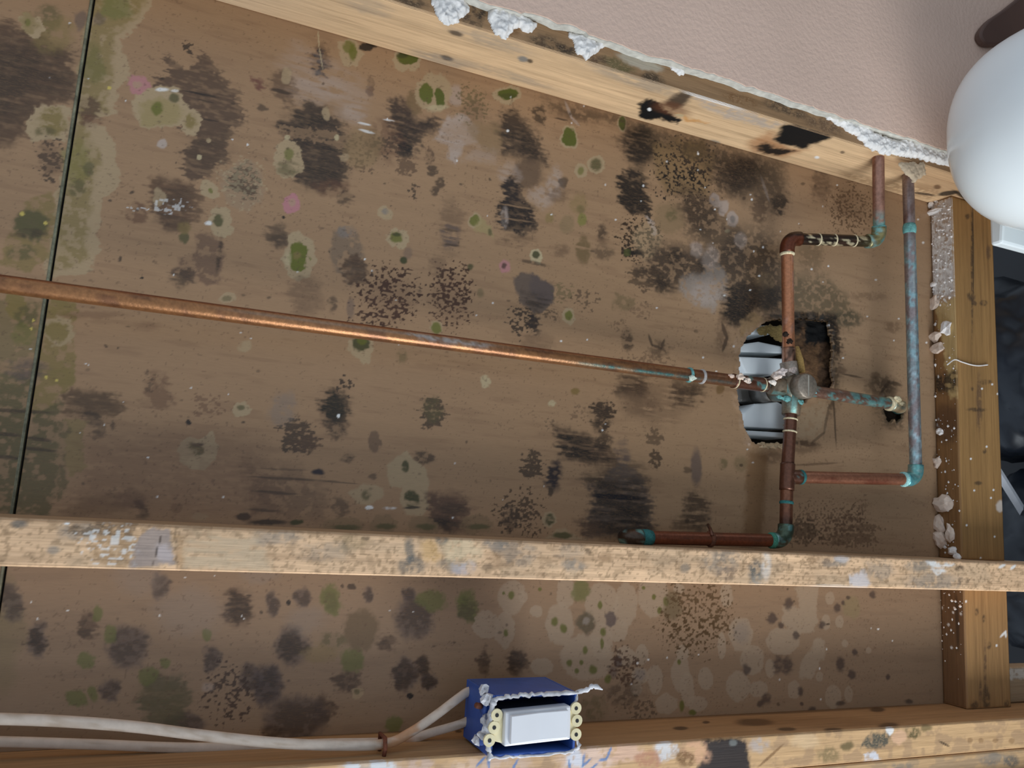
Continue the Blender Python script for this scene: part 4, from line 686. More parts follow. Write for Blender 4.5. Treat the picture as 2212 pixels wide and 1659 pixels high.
def top_side(p):                           # cavity face of the stud beside the painted wall
    sp, po, ln = p.spot, p.poly, p.line
    t = sstep(p.a, .15, -.05)[..., None] * .35; p.col[:] = p.col * (1 - t) + lin((176, 162, 146)) * t
    for x, y, rx, ry, c in ((985, 72, 16, 5, DK), (965, 125, 14, 5, DK), (1130, 128, 12, 6, GREY), (1145, 132, 6, 4, DK)): sp(x, y, rx, ry, c, .85, .8, rot=.29)
    sp(1060, 88, 90, 14, GREY, .4, .9, 'stri', rot=.29); sp(950, 130, 60, 10, GREY, .45, .9, 'stri', rot=.29); sp(1090, 160, 120, 8, GREY, .35, .9, 'stri', rot=.28); sp(790, 10, 60, 20, GREY, .3, .9, 'stri', rot=.29); sp(1380, 175, 120, 14, GREY, .45, .9, 'stri', rot=.3)
    ln([(900, 15), (1120, 85), (1280, 130), (1420, 178)], 5, OX, .5, .9)
    # scorch marks of the soldering torch
    sp(1405, 236, 26, 22, CHAR, 1, .35); po([(1400, 230), (1440, 240), (1470, 262), (1462, 268), (1430, 258), (1385, 254)], CHAR, 1, 6); po([(1430, 225), (1470, 198), (1500, 205), (1475, 228), (1450, 240)], lin((46, 34, 28)), .9, 14); sp(1450, 235, 40, 14, lin((96, 56, 34)), .6, .8, rot=.2); po([(1460, 245), (1530, 268), (1480, 262)], lin((190, 130, 60)), .7, 8)
    sp(1403, 236, 4, 4, WHT, 1, .4); ln([(1462, 248), (1475, 250)], 3, CRM, .8)
    po([(1618, 305), (1665, 285), (1700, 320), (1740, 325), (1690, 342), (1625, 325)], lin((150, 92, 48)), .6, 18); po([(1672, 300), (1690, 268), (1730, 272), (1802, 294), (1755, 312), (1735, 322), (1690, 312)], CHAR, 1, 10); po([(1632, 315), (1655, 310), (1680, 320), (1725, 328), (1680, 336), (1650, 330)], CHAR, .97, 9)
    po([(1500, 206), (1610, 238), (1690, 268), (1660, 278), (1570, 256), (1520, 232)], lin((158, 150, 146)), .65, 12, 'mott'); ln([(1480, 200), (1606, 238)], 2.5, WHT, .9)
    po([(1810, 370), (1900, 385), (2010, 400), (2060, 425), (2000, 430), (1850, 395)], OX, .55, 16, 'mott'); ln([(1975, 416), (2018, 422)], 2.5, DK, .9); sp(2025, 404, 8, 5, DK, .9, .7); po([(1880, 330), (1960, 345), (2080, 380), (2100, 440), (2010, 410), (1900, 360)], lin((132, 94, 62)), .45, 24); ln([(2030, 420), (2065, 415), (2110, 440)], 5, CHAR, .9)
    sp(1545, 308, 12, 5, GREY, .6, .8, rot=.28); sp(1765, 340, 5, 3, WHT, .9, .5); sp(1820, 329, 5, 3, DK, .7, .6)
    for i in range(40): sp(random.uniform(700, 2000), 0, 2, 2, WHT, 0)
def top_front(p):                          # narrow front face between cavity and plasterboard
    t = .75; p.col[:] = p.col * (1 - t) + OX * (p.col / PINE) * t
    for x, y, rx, ry, c in ((1020, 30, 24, 26, DK), (1040, 40, 8, 30, BK), (1180, 95, 40, 18, DK), (1225, 108, 22, 12, BK), (1330, 140, 40, 12, DOL), (1410, 168, 24, 12, BK), (1105, 62, 20, 16, OX), (1700, 235, 50, 12, DK), (1600, 215, 40, 10, OX), (880, 0, 40, 14, DK), (1290, 130, 20, 12, BR), (1780, 270, 40, 14, BR)): p.spot(x, y, rx, ry, c, .8, .8, 'mott', rot=.3)
    p.spot(1385, 135, 50, 12, lin((176, 172, 160)), .7, .5, rot=.3)
board('wall_stud', (-.60, V_TOP, .0), (1.5, V_TOP + T38, S), PINE, 'pine stud with black scorch marks beside the painted wall', 'stud', 31, {'v0': top_side, 'd1': top_front})

def mid_front(p):
    sp, po, ln = p.spot, p.poly, p.line
    p.col *= (.86 + .3 * fbm(p.a / .03, p.b / .012, 400, 3))[..., None]
    k = sstep(fbm(p.a / .008, p.b / .005, 401, 4), .55, .68)[..., None] * .35; p.col[:] = p.col * (1 - k) + lin((120, 96, 70)) * k
    k = sstep(fbm(p.a / .05, p.b / .02, 402, 3), .54, .72)[..., None] * .22; p.col[:] = p.col * (1 - k) + lin((138, 128, 112)) * k
    k = sstep(fbm(p.a / .0035, p.b / .0025, 403, 3), .58, .70)[..., None] * .5; p.col[:] = p.col * (1 - k) + lin((112, 88, 62)) * k
    sp(175, 1150, 50, 22, GREY, .5, .8, 'mott'); po([(205, 1130), (300, 1130), (320, 1220), (270, 1232), (200, 1215)], lin((150, 118, 84)), .6, 20, 'mott'); po([(150, 1130), (300, 1128), (300, 1160), (170, 1165)], DK, .6, 20, 'dense'); sp(240, 1175, 60, 40, WHT, .6, .9, 'speck')
    po([(285, 1225), (300, 1170), (330, 1140), (365, 1140), (375, 1170), (372, 1225)], lin((150, 136, 132)), .85, 8); sp(355, 1195, 18, 24, lin((182, 170, 172)), .7, .7); ln([(352, 1145), (330, 1220)], 1.6, DK, .8); ln([(378, 1140), (382, 1225)], 3, DK, .6, .8, 'mott')
    po([(380, 1140), (560, 1150), (590, 1238), (385, 1232)], lin((158, 122, 84)), .6, 24, 'stri'); po([(400, 1140), (560, 1150), (590, 1235), (400, 1230)], lin((206, 188, 164)), .5, 20, 'stri'); sp(115, 1190, 14, 8, GREY, .6, .8); sp(40, 1132, 18, 10, BLU, .7, .7); sp(145, 1130, 6, 4, WHT, 1, .5)
    for x, y, rx, ry, c, a_ in ((600, 1160, 50, 18, GREY, .5), (760, 1170, 30, 22, DOL, .4), (790, 1162, 8, 5, DK, .8), (700, 1190, 60, 20, GREY, .3), (885, 1190, 10, 30, BLU, .7), (890, 1222, 30, 18, BLU, .6), (955, 1168, 12, 12, BLU, .8), (970, 1218, 30, 14, BLU, .5), (1050, 1225, 14, 8, DK, .5), (930, 1190, 20, 24, lin((190, 150, 90)), .5), (1000, 1190, 40, 30, lin((206, 190, 160)), .5), (1000, 1225, 26, 14, lin((170, 164, 172)), .7), (1090, 1195, 36, 30, OX, .4), (1070, 1175, 26, 14, GREY, .6), (1120, 1190, 40, 30, GREY, .4), (1240, 1222, 26, 12, GREY, .6), (1230, 1190, 30, 20, GREY, .3), (1310, 1200, 14, 14, OX, .4), (1270, 1192, 8, 6, DK, .6), (1440, 1200, 10, 8, BR, .5), (1480, 1228, 10, 10, BLU, .6), (1560, 1210, 40, 26, GREY, .5), (1632, 1235, 16, 26, BLU, .85), (1636, 1255, 14, 14, lin((160, 150, 140)), .6), (1655, 1220, 10, 30, WHT, .4), (1570, 1240, 20, 14, PU, .5), (1690, 1225, 20, 10, DK, .4), (1800, 1215, 30, 10, GREY, .6), (1740, 1268, 10, 5, BLU, .7), (1780, 1200, 40, 20, OX, .4), (1900, 1230, 30, 20, GREY, .4), (2020, 1260, 60, 22, GREY, .5), (2072, 1227, 10, 6, DK, .8), (2075, 1255, 6, 5, DK, .6), (2088, 1254, 5, 5, DK, .5), (1985, 1222, 30, 12, GREY, .5)): sp(x, y, rx, ry, c, a_, .8, 'mott')
    po([(1836, 1245), (1868, 1230), (1880, 1260), (1872, 1270), (1838, 1268)], lin((196, 190, 194)), .8, 10); ln([(1760, 1266), (1860, 1270)], 4, WHT, .5, .8); po([(2000, 1215), (2058, 1215), (2040, 1240), (2020, 1240)], lin((214, 214, 216)), .9, 6, 'stri'); sp(1818, 1208, 16, 8, lin((190, 184, 186)), .7, .7); ln([(2160, 1225), (2170, 1220)], 3, WHT, .8); ln([(2185, 1228), (2192, 1222)], 3, WHT, .8)
    p.col[:, :] *= 1
board('wall_stud', (-.60, V_MID - T38, .0005), (1.5, V_MID, S), lin((214, 178, 144)), 'mould-flecked pine stud crossing in front of the block and pipes', 'stud', 57, {'d1': mid_front, 'v1': lambda p: p.line([(-60, 1112), (2300, 1212)], 30, OX, .45, .5)})  # upper side: shade away from the light painted as a brown band

def bot_side(p):
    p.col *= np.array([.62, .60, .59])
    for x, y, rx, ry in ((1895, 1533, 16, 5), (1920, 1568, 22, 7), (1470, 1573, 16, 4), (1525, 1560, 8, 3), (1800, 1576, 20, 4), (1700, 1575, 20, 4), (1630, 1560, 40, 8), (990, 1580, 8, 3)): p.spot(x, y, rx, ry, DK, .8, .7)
    p.line([(600, 1592), (1500, 1548), (2030, 1520)], 4, DK, .6, .8); p.spot(1760, 1560, 160, 12, OX, .4, .9)
def bot_front(p):
    sp, po, ln = p.spot, p.poly, p.line
    k = sstep(fbm(p.a / .014, p.b / .01, 501, 4), .48, .62)[..., None] * .5; p.col[:] = p.col * (1 - k) + lin((150, 122, 98)) * k
    po([(1515, 1598), (1605, 1592), (1618, 1640), (1610, 1680), (1500, 1680), (1525, 1625)], lin((28, 28, 36)), .95, 10); sp(1585, 1605, 8, 8, GREY, .8, .6); sp(1505, 1625, 30, 26, lin((206, 160, 130)), .7, .6, 'mott')
    po([(1850, 1608), (1880, 1588), (1920, 1580), (1930, 1600), (1890, 1615)], lin((66, 70, 66)), .9, 8, 'mott'); sp(1830, 1612, 14, 10, DG, .7, .7); sp(1970, 1582, 18, 12, DG, .8, .7, 'mott'); sp(2000, 1572, 12, 8, DOL, .7, .7); sp(1942, 1592, 16, 14, lin((206, 166, 136)), .8, .4); sp(1922, 1577, 8, 8, lin((220, 220, 224)), .9, .5); sp(1790, 1630, 24, 16, DOL, .6, .8, 'mott'); sp(1740, 1600, 30, 16, lin((206, 176, 140)), .7, .6)
    po([(1865, 1630), (1890, 1620), (1905, 1645), (1890, 1665), (1870, 1655)], lin((206, 206, 216)), .95, 6, 'mott'); ln([(2030, 1602), (2050, 1612)], 2.5, DK, .8); ln([(1640, 1655), (1690, 1610)], 3, OX, .7); sp(1640, 1610, 24, 16, lin((176, 166, 164)), .7, .7, 'mott')
    for x in (2095, 2120, 2150, 2185): sp(x, 1600, 6, 6, OX, .5, .5)
    # plaster smears and blue chalk lines below the switch box
    for x, y, rx, ry, c in ((1270, 1640, 60, 30, lin((214, 186, 172))), (1350, 1625, 40, 22, lin((206, 170, 150))), (1240, 1640, 20, 20, lin((204, 208, 220))), (1440, 1620, 24, 22, lin((206, 206, 212))), (1400, 1640, 30, 20, lin((178, 130, 104))), (1060, 1655, 90, 20, lin((200, 172, 150))), (800, 1655, 60, 12, lin((206, 210, 220))), (900, 1650, 40, 14, lin((186, 160, 146))), (1480, 1640, 20, 20, OX)): sp(x, y, rx, ry, c, .85, .5, 'mott')
    for q in ([(1048, 1635), (1030, 1655)], [(1056, 1636), (1056, 1665)], [(1118, 1642), (1105, 1665)], [(1320, 1615), (1310, 1640), (1295, 1642)], [(1228, 1642), (1232, 1665)], [(1262, 1630), (1258, 1655), (1275, 1640)], [(1290, 1650), (1275, 1662)]): ln(q, 2.6, lin((70, 120, 176)), .8)
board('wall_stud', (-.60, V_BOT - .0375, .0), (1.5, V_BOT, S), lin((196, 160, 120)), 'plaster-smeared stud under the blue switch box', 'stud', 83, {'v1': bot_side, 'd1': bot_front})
def bot2_front(p):
    k = sstep(fbm(p.a / .02, p.b / .01, 601, 4), .48, .62)[..., None] * .5; p.col[:] = p.col * (1 - k) + lin((150, 130, 110)) * k
    p.spot(2150, 1640, 30, 14, GREY, .6, .8, 'mott'); p.spot(2185, 1645, 16, 12, BLU, .7, .8, 'mott'); p.spot(1950, 1655, 30, 6, GREY, .5, .8, 'mott')
board('wall_stud', (-.60, V_BOT - .0765, .0), (1.5, V_BOT - .0385, S), lin((190, 156, 118)), 'second stud doubled against the lowest one at the picture edge', 'stud', 91, {'d1': bot2_front})

# blocking laid flat between the studs
def blk_top(p):                             # ledge with fallen plaster
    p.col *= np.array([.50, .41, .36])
    p.poly([(2004, 415), (2062, 415), (2064, 690), (2050, 690), (2012, 660)], lin((170, 142, 114)), .95, 6); p.poly([(2008, 430), (2062, 430), (2064, 640), (2010, 640)], lin((206, 206, 210)), .75, 10, 'mott'); p.spot(2035, 540, 30, 110, WHT, .9, .8, 'speck'); p.poly([(2020, 660), (2068, 640), (2076, 860), (2050, 860), (2040, 780)], lin((186, 160, 112)), .8, 8); p.poly([(2012, 815), (2070, 800), (2075, 840), (2020, 850)], BK, .9, 10, 'mott')
    for i in range(12): p.spot(random.uniform(2015, 2085), random.uniform(720, 1520), random.uniform(1.5, 4), random.uniform(1.5, 4), WHT, .9, .5, warp=0)
    p.spot(2045, 915, 34, 40, lin((70, 46, 34)), .6, .8); p.line([(2052, 1290), (2072, 1400)], 4, DK, .6)
def blk_front(p):
    p.col *= np.array([.64, .57, .48])
    for x, y, rx, ry, c in ((2100, 560, 3, 160, DK), (2098, 640, 8, 10, DK), (2105, 655, 6, 6, DK), (2125, 655, 8, 6, DK), (2090, 468, 5, 6, DK), (2135, 545, 5, 14, BR), (2128, 825, 14, 5, DK), (2115, 870, 6, 60, BR), (2110, 885, 20, 4, DK), (2100, 840, 3, 4, DK), (2127, 975, 4, 5, DK), (2113, 1043, 8, 4, DK), (2110, 1322, 4, 8, DK), (2125, 1336, 3, 8, DK), (2136, 1395, 5, 7, DK), (2130, 1510, 8, 26, DK), (2105, 1523, 8, 10, DK), (2174, 1520, 5, 8, DK), (2128, 1440, 3, 60, BR), (2118, 1500, 3, 30, BR)): p.spot(x, y, rx, ry, c, .75, .8, 'mott')
    p.line([(2101, 440), (2103, 640)], 1.6, DK, .8); p.spot(2160, 1093, 9, 12, lin((196, 186, 180)), .8, .6); p.line([(2162, 1375), (2172, 1365), (2173, 1375)], 2.5, WHT, .8)
    for i in range(14): p.spot(random.uniform(2085, 2165), random.uniform(600, 1400), 2.2, 2.2, WHT, .9, .5, warp=0)
board('blocking_board', (U_BLK, V_MID + .0005, .0006), (U_BLK + S, V_TOP - .0005, T38), lin((176, 142, 98)), 'long flat block with plaster-strewn ledge between scorched stud and middle stud', 'wood block', 111, {'u0': blk_top, 'd1': blk_front}, along=1, cell=.0010)
board('blocking_board', (U_BLK + .002, V_BOT + .0005, .0006), (U_BLK + S + .002, V_MID - T38 - .0005, T38), lin((180, 146, 106)), 'short flat block between middle stud and lowest stud', 'wood block', 131,
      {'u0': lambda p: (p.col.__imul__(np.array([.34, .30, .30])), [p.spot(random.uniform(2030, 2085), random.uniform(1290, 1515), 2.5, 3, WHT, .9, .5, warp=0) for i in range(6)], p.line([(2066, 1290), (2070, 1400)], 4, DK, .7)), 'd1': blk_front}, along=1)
# ================================================================== copper plumbing (one soldered assembly)
plumb = thing('shower_plumbing', at(1710, 840, .02), 'corroded copper shower pipework with mixing valve over the broken hole', 'plumbing')
COP = lin((152, 104, 66), 1.1); COPB = lin((206, 138, 92)); COPD = lin((100, 64, 48), 1.1); COPR = lin((126, 60, 42), 1.1); TUR = lin((104, 158, 158)); TURD = lin((52, 104, 104)); SIL = lin((172, 168, 168)); PNK = lin((178, 138, 124)); OXB = lin((44, 34, 28)); CREAM = lin((200, 186, 156))
copm = painted('copper', rough=.32, metal=.6, grain=(260, 260, 260), amp=.22, bump=.15, spec=.5)
crust = painted('crust', rough=.9, grain=(600, 600, 600), amp=.3, bump=.5, spec=.2)
def mixn(c, col, m): return c * (1 - m[:, None]) + np.asarray(col) * m[:, None]
def copper_col(base, seed, tur=0.0, dark=.3, extra=None):
    def f(t, k, V):
        n1 = fbm(V[:, 0] / .02 + V[:, 2] / .02, V[:, 1] / .02 + k * 3, seed, 3); n2 = fbm(V[:, 0] / .006 + k * 5, V[:, 1] / .006 + V[:, 2] / .006, seed + 5, 3)
        c = np.tile(np.asarray(base), (len(V), 1)); c = mixn(c, COPD, sstep(n1, .45, .75) * dark * 1.6)
        if tur: c = mixn(c, TUR, sstep(n1 * .5 + n2 * .5, .62 - tur * .4, .72 - tur * .4) * .9); c = mixn(c, SIL, sstep(n2, .6, .75) * tur * .8)
        if extra: c = extra(t, k, V, c, n1, n2)
        return np.clip(c, 0, 1)
    return f
R0 = .0079; RE = .0098
def pix(x, y, d): return at(x, y, d)
VA = dict(
    riserL=pix(-140, 594, .062), riser=pix(1655, 832, .030), riserC=pix(1500, 813, .033),
    valve=pix(1712, 838, .034),
    hot_in=pix(1897, 318, .078), hot_e=pix(1899, 522, .052), hot_e2=pix(1700, 515, .032), hot_v=pix(1704, 790, .032),
    cold_in=pix(1961, 360, .056), cold_e=pix(1979, 1036, .058), tee=pix(1700, 1030, .040),
    low=pix(1697, 1168, .046), spout=pix(1352, 1160, .040), sp_end=pix(1352, 1162, .006),
    tub=pix(1945, 876, .030), tub_end=pix(1940, 884, -.010))
P = VA
def seg(a, b, t): a = np.array(a); b = np.array(b); return a + (b - a) * t
def unit(a, b): v = np.array(b) - np.array(a); return v / np.linalg.norm(v)
def off(a, b, m): return np.array(a) + unit(a, b) * m
def pipe(a, b, cf, r=R0, dens=.004): return tube('pipe', [a, b], r, copm, plumb, 24, colf=cf, dens=dens)
def elbow(a, c, b, cf, r=RE, reach=.017):
    p0 = off(c, a, reach); p1 = off(c, b, reach)
    e = tube('elbow', [off(c, a, reach + .003)] + arc(p0, c, p1, 10) + [off(c, b, reach + .003)], r, copm, plumb, 24, colf=cf)
    return e
def collar(a, b, cf, r=RE, name='coupling', parent=None): return tube(name, [a, b], r, copm, parent or plumb, 24, colf=cf, dens=.003)
def ring(c, dirn, mat_col, r=.0094, w=.0022, name='solder_ring', parent=None):
    dirn = np.array(dirn) / np.linalg.norm(dirn)
    return tube(name, [c - dirn * w, c - dirn * w * .4, c + dirn * w * .4, c + dirn * w], [r * .86, r, r, r * .86], crust, parent or plumb, 18, colf=lambda t, k, V: np.clip(np.tile(mat_col, (len(V), 1)) * (.6 + .8 * fbm(V[:, 0] / .002, V[:, 1] / .002 + V[:, 2] / .002, 3, 2))[:, None], 0, 1))
# shower riser: copper, dark red shade painted along its upper flank, grey tape residue, green line lower down
def riser_x(t, k, V, c, n1, n2):
    # which side of the pipe: +v flank / facing front
    L = P['riser'] - P['riserL']; tt = np.clip(((V - P['riserL']) @ L) / (L @ L), 0, 1); ctr = P['riserL'] + tt[:, None] * L; o = (V - ctr) / R0
    up = o[:, 1]; fr = o[:, 2]; x = tt
    c = mixn(c, COPR, sstep(up, .55, .95) * .8)
    band = np.exp(-((up - .28) / .22) ** 2) * (fr > 0)
    c = mixn(c, lin((140, 124, 110)), band * sstep(x, .22, .3) * .55 * sstep(-x, -.62, -.52))
    c = mixn(c, SIL, np.exp(-((up - .15) / .35) ** 2) * (fr > 0) * sstep(x, .45, .46) * sstep(-x, -.57, -.54) * sstep(n2, .35, .5) * .75)
    g = np.exp(-((up + .55) / .25) ** 2) * (fr > -.2) * sstep(x, .62, .75)
    c = mixn(c, TURD, g * (.4 + .6 * sstep(n2, .35, .6)))
    c = mixn(c, COPD, sstep(x, .82, .9) * .6)
    return c
pipe(P['riserL'], P['riser'], copper_col(COP, 3, 0, .35, riser_x))
for (x, y), c_ in (((1488, 811), TUR), ((1516, 815), SIL), ((1590, 820), CREAM), ((1651, 832), CREAM)):
    tt = np.dot(pix(x, y, .034) - P['riserL'], unit(P['riserL'], P['riser'])); ring(P['riserL'] + unit(P['riserL'], P['riser']) * tt, unit(P['riserL'], P['riser']), c_)
collar(off(P['riser'], P['riserL'], .055), P['riser'], copper_col(COPD, 5, .05, .3), .0092)
# hot supply
GREYCOP = lin((150, 112, 98))
pipe(P['hot_in'], off(P['hot_e'], P['hot_in'], .012), copper_col(GREYCOP, 7, 0, .25, lambda t, k, V, c, a, b: mixn(c, TUR, sstep(t, .68, .95) * sstep(b, .35, .55))))
elbow(P['hot_in'], P['hot_e'], P['hot_e2'], copper_col(lin((128, 120, 84)), 8, .35, .2)); ring(off(P['hot_e'], P['hot_in'], .020), P['hot_in'] - P['hot_e'], TUR)
pipe(off(P['hot_e'], P['hot_e2'], .012), off(P['hot_e2'], P['hot_e'], .012), copper_col(OXB, 9, 0, .2, lambda t, k, V, c, a, b: mixn(mixn(c, CREAM, sstep(b, .62, .68)), DOL, sstep(-t, -.35, 0) * .5)))
elbow(P['hot_e'], P['hot_e2'], P['hot_v'], copper_col(lin((96, 50, 32)), 10, 0, .5, lambda t, k, V, c, a, b: mixn(c, OXB, sstep(a, .45, .65) * .8)))
for q in (.33, .5, .72): ring(seg(P['hot_e2'], P['hot_e'], q), P['hot_e'] - P['hot_e2'], CREAM, .0086, .0014)
ring(off(P['hot_e2'], P['hot_v'], .022), P['hot_v'] - P['hot_e2'], CREAM, .0098)
pipe(off(P['hot_e2'], P['hot_v'], .012), off(P['hot_v'], P['hot_e2'], .020), copper_col(lin((176, 116, 82), 1.1), 12, 0, .25, lambda t, k, V, c, a, b: mixn(c, PNK, sstep(a, .5, .6) * .5)))
# cold supply with heavy verdigris
pipe(P['cold_in'], off(P['cold_e'], P['cold_in'], .012), copper_col(lin((140, 128, 130)), 14, 0, .35, lambda t, k, V, c, a, b: mixn(mixn(mixn(c, lin((140, 150, 156)), sstep(a, .38, .56) * .85 * sstep(t, .2, .3)), lin((128, 178, 190)), sstep(b, .48, .64) * sstep(t, .2, .34) * .75), lin((176, 190, 200)), sstep(b, .55, .72) * sstep(t, .3, .8) * .9)))
ring(seg(P['cold_in'], P['cold_e'], .21), P['cold_e'] - P['cold_in'], TUR, .0090, .008)
elbow(P['cold_in'], P['cold_e'], P['tee'], copper_col(lin((96, 166, 176)), 15, .5, .1)); ring(off(P['cold_e'], P['tee'], .021), P['tee'] - P['cold_e'], lin((150, 196, 196)), .0102, .003)
pipe(off(P['cold_e'], P['tee'], .012), off(P['tee'], P['cold_e'], .018), copper_col(lin((150, 100, 78)), 16, 0, .3, lambda t, k, V, c, a, b: mixn(c, COPR, sstep(a, .5, .7) * .5)))
# tee, drop below the valve and the outlet
collar(off(P['tee'], P['valve'], .017), off(P['tee'], P['low'], .017), copper_col(COPD, 17, 0, .3), .0092, 'tee'); collar(P['tee'], off(P['tee'], P['cold_e'], .020), copper_col(COPD, 18, .1, .3), .0092, 'tee'); ring(off(P['tee'], P['cold_e'], .021), P['cold_e'] - P['tee'], TURD, .0096, .003)
vb = off(P['valve'], P['tee'], .020)
pipe(vb, off(P['tee'], P['valve'], .015), copper_col(COPD, 19, 0, .4)); pipe(off(P['tee'], P['low'], .015), off(P['low'], P['tee'], .012), copper_col(lin((120, 78, 58)), 20, 0, .5, lambda t, k, V, c, a, b: mixn(c, OXB, sstep(t, .6, .8) * .6)))
ring(off(P['tee'], P['low'], .033), P['low'] - P['tee'], TURD, .0088, .0024)
elbow(P['tee'], P['low'], P['spout'], copper_col(lin((70, 84, 70)), 21, .25, .3)); ring(off(P['low'], P['spout'], .021), P['spout'] - P['low'], lin((72, 134, 116)), .0100, .004)
pipe(off(P['low'], P['spout'], .012), off(P['spout'], P['low'], .012), copper_col(lin((122, 70, 50)), 22, 0, .4))
elbow(P['low'], P['spout'], P['sp_end'], copper_col(lin((70, 56, 46)), 23, .2, .4)); ring(off(P['spout'], P['low'], .024), P['spout'] - P['low'], TURD, .0096, .010); ring(off(P['spout'], P['low'], .115), P['spout'] - P['low'], COPD, .0098, .003)
tube('pipe_strap', [off(P['spout'], P['low'], .112) + np.array([0, .004, .008]), off(P['spout'], P['low'], .116) + np.array([0, .012, -.002]), off(P['spout'], P['low'], .122) + np.array([0, .016, -.014])], .0022, copm, plumb, 8, colf=copper_col(COPD, 2))
# tub outlet to the right of the valve
pipe(off(P['valve'], P['tub'], .020), off(P['tub'], P['valve'], .010), copper_col(lin((130, 98, 84)), 24, .32, .4)); elbow(P['valve'], P['tub'], P['tub_end'], copper_col(CREAM, 25, .35, .1)); ring(off(P['valve'], P['tub'], .026), P['tub'] - P['valve'], CREAM, .0100, .006); ring(off(P['tub'], P['valve'], .022), P['tub'] - P['valve'], CREAM, .0102, .003)
pipe(P['tub'] + np.array([0, 0, -.01]), P['tub_end'], copper_col(TURD, 26, .3, .1))
for q in (.36, .50): ring(seg(P['valve'], P['tee'], q), P['tee'] - P['valve'], CREAM, .0092, .0012)
# valve body
brs = painted('brass_old', rough=.45, metal=.5, grain=(300, 300, 300), amp=.25, bump=.2)
vc = P['valve']; BRC = lin((112, 98, 82))
vcf = lambda t, k, V: np.clip(mixn(np.tile(BRC, (len(V), 1)), TUR, sstep(fbm(V[:, 0] / .008, V[:, 1] / .008 + V[:, 2] / .01, 4, 3), .58, .68) * .7), 0, 1)
vbody = tube('valve_body', [vc + np.array([0, 0, -.034]), vc + np.array([0, 0, -.012]), vc + np.array([0, 0, .010])], [.015, .0175, .0175], brs, plumb, 32, colf=vcf)
tube('port', [vc, off(vc, P['riser'], .034)], .0115, brs, vbody, 20, colf=vcf); tube('port', [vc, off(vc, P['tee'], .036)], [.0135, .0115], brs, vbody, 20, colf=vcf); tube('port', [vc, off(vc, P['tub'], .024)], .0112, brs, vbody, 20, colf=vcf)
up = off(vc, P['hot_v'], .034); tube('port', [vc, up], .0112, brs, vbody, 20, colf=lambda t, k, V: np.clip(mixn(np.tile(lin((168, 158, 150)), (len(V), 1)), OXB, sstep(fbm(V[:, 0] / .006, V[:, 1] / .006, 14, 3), .5, .6)), 0, 1))
pipe(off(vc, P['hot_v'], .028), off(P['hot_v'], P['hot_e2'], .024), copper_col(lin((160, 120, 100)), 30, 0, .6, lambda t, k, V, c, a, b: mixn(c, OXB, sstep(b, .45, .6) * .8)), .0088)
tube('packing_strip', [vc + np.array([.013, .022, .002]), vc + np.array([.012, .038, 0]), vc + np.array([.008, .056, -.004])], .0050, crust, plumb, 10, colf=lambda t, k, V: np.tile(lin((168, 136, 84)), (len(V), 1)))
cap = tube('valve_cap', [vc + np.array([.002, 0, .008]), vc + np.array([.002, 0, .024]), vc + np.array([.002, 0, .0262])], [.0162, .0162, .0145], brs, plumb, 36, colf=lambda t, k, V: np.tile(lin((132, 122, 112)), (len(V), 1)))
o_ = finish('slot', *box_geo(vc + np.array([.0008, -.0135, .0258]), vc + np.array([.0030, .0135, .0267])), plain('slot_bright', (196, 190, 180), .35, .6), cap)
# flux and oxide crusts clinging to the fittings
for i, (x, y, d, r, c_) in enumerate(((1600, 815, .040, .006, lin((222, 200, 186))), (1615, 822, .041, .005, lin((222, 206, 196))), (1580, 812, .040, .004, lin((214, 190, 176))), (1678, 812, .044, .007, lin((206, 190, 182))), (1690, 803, .046, .007, lin((190, 178, 176))), (1712, 800, .044, .006, lin((200, 184, 178))), (1668, 826, .044, .005, lin((226, 216, 208))), (1700, 862, .046, .006, TUR), (1728, 868, .046, .005, TUR), (1685, 858, .046, .004, TUR), (1757, 846, .042, .005, lin((120, 180, 190))), (1495, 816, .042, .005, lin((190, 200, 190))), (1940, 862, .040, .006, CREAM), (1950, 872, .040, .005, CREAM), (1706, 737, .038, .005, OXB), (1698, 722, .036, .005, OXB))):
    o = blob('oxide_crust', at(x, y, d), (r, r * .7, r * .6), crust, plumb, seed=i, amp=.5)
    ca = o.data.attributes.new('col', 'FLOAT_COLOR', 'POINT'); ca.data.foreach_set('color', np.tile(np.append(c_, 1).astype(np.float32), len(o.data.vertices)))

# ================================================================== white shower fitting seen through the hole
sh = thing('shower_fitting', at(1650, 850, -.09), 'white plastic shower fitting seen through the broken hole', 'shower fitting')
whp = plain('white_plastic_blue', (226, 236, 248), .3, amp=.03, scale=12, spec=.5)
blk = plain('black_void', (10, 10, 12), .6)
def plate(pts, d0, d1, m, nm='white_plate', bev=.002): return prism(nm, [at(x, y, d1)[:2] for x, y in pts], d0, d1, m, sh, bev=bev)
plate([(1560, 660), (1730, 660), (1730, 1010), (1560, 1010)], -.074, -.068, blk, 'dark_backing', 0)
plate([(1598, 744), (1640, 738), (1700, 750), (1700, 764), (1594, 760)], -.066, -.022, whp); plate([(1596, 770), (1700, 775), (1700, 806), (1660, 810), (1612, 806), (1604, 790)], -.066, -.018, whp)
plate([(1628, 704), (1668, 702), (1668, 722), (1628, 722)], -.066, -.016, whp); plate([(1608, 892), (1632, 872), (1680, 868), (1704, 880), (1704, 927), (1600, 921)], -.066, -.020, whp)
plate([(1604, 929), (1704, 935), (1704, 947), (1610, 939)], -.066, -.020, whp); plate([(1600, 958), (1704, 962), (1704, 985), (1600, 985)], -.066, -.020, whp)
gm = plain('grey_metal', (96, 94, 92), .4, .6)
tube('cartridge', [vc + np.array([-.004, 0, -.0345]), vc + np.array([-.004, 0, -.066])], .0145, gm, sh, 24); plate([(1596, 838), (1700, 846), (1700, 866), (1650, 876), (1620, 866), (1600, 868)], -.060, -.030, gm, 'bracket', .003)

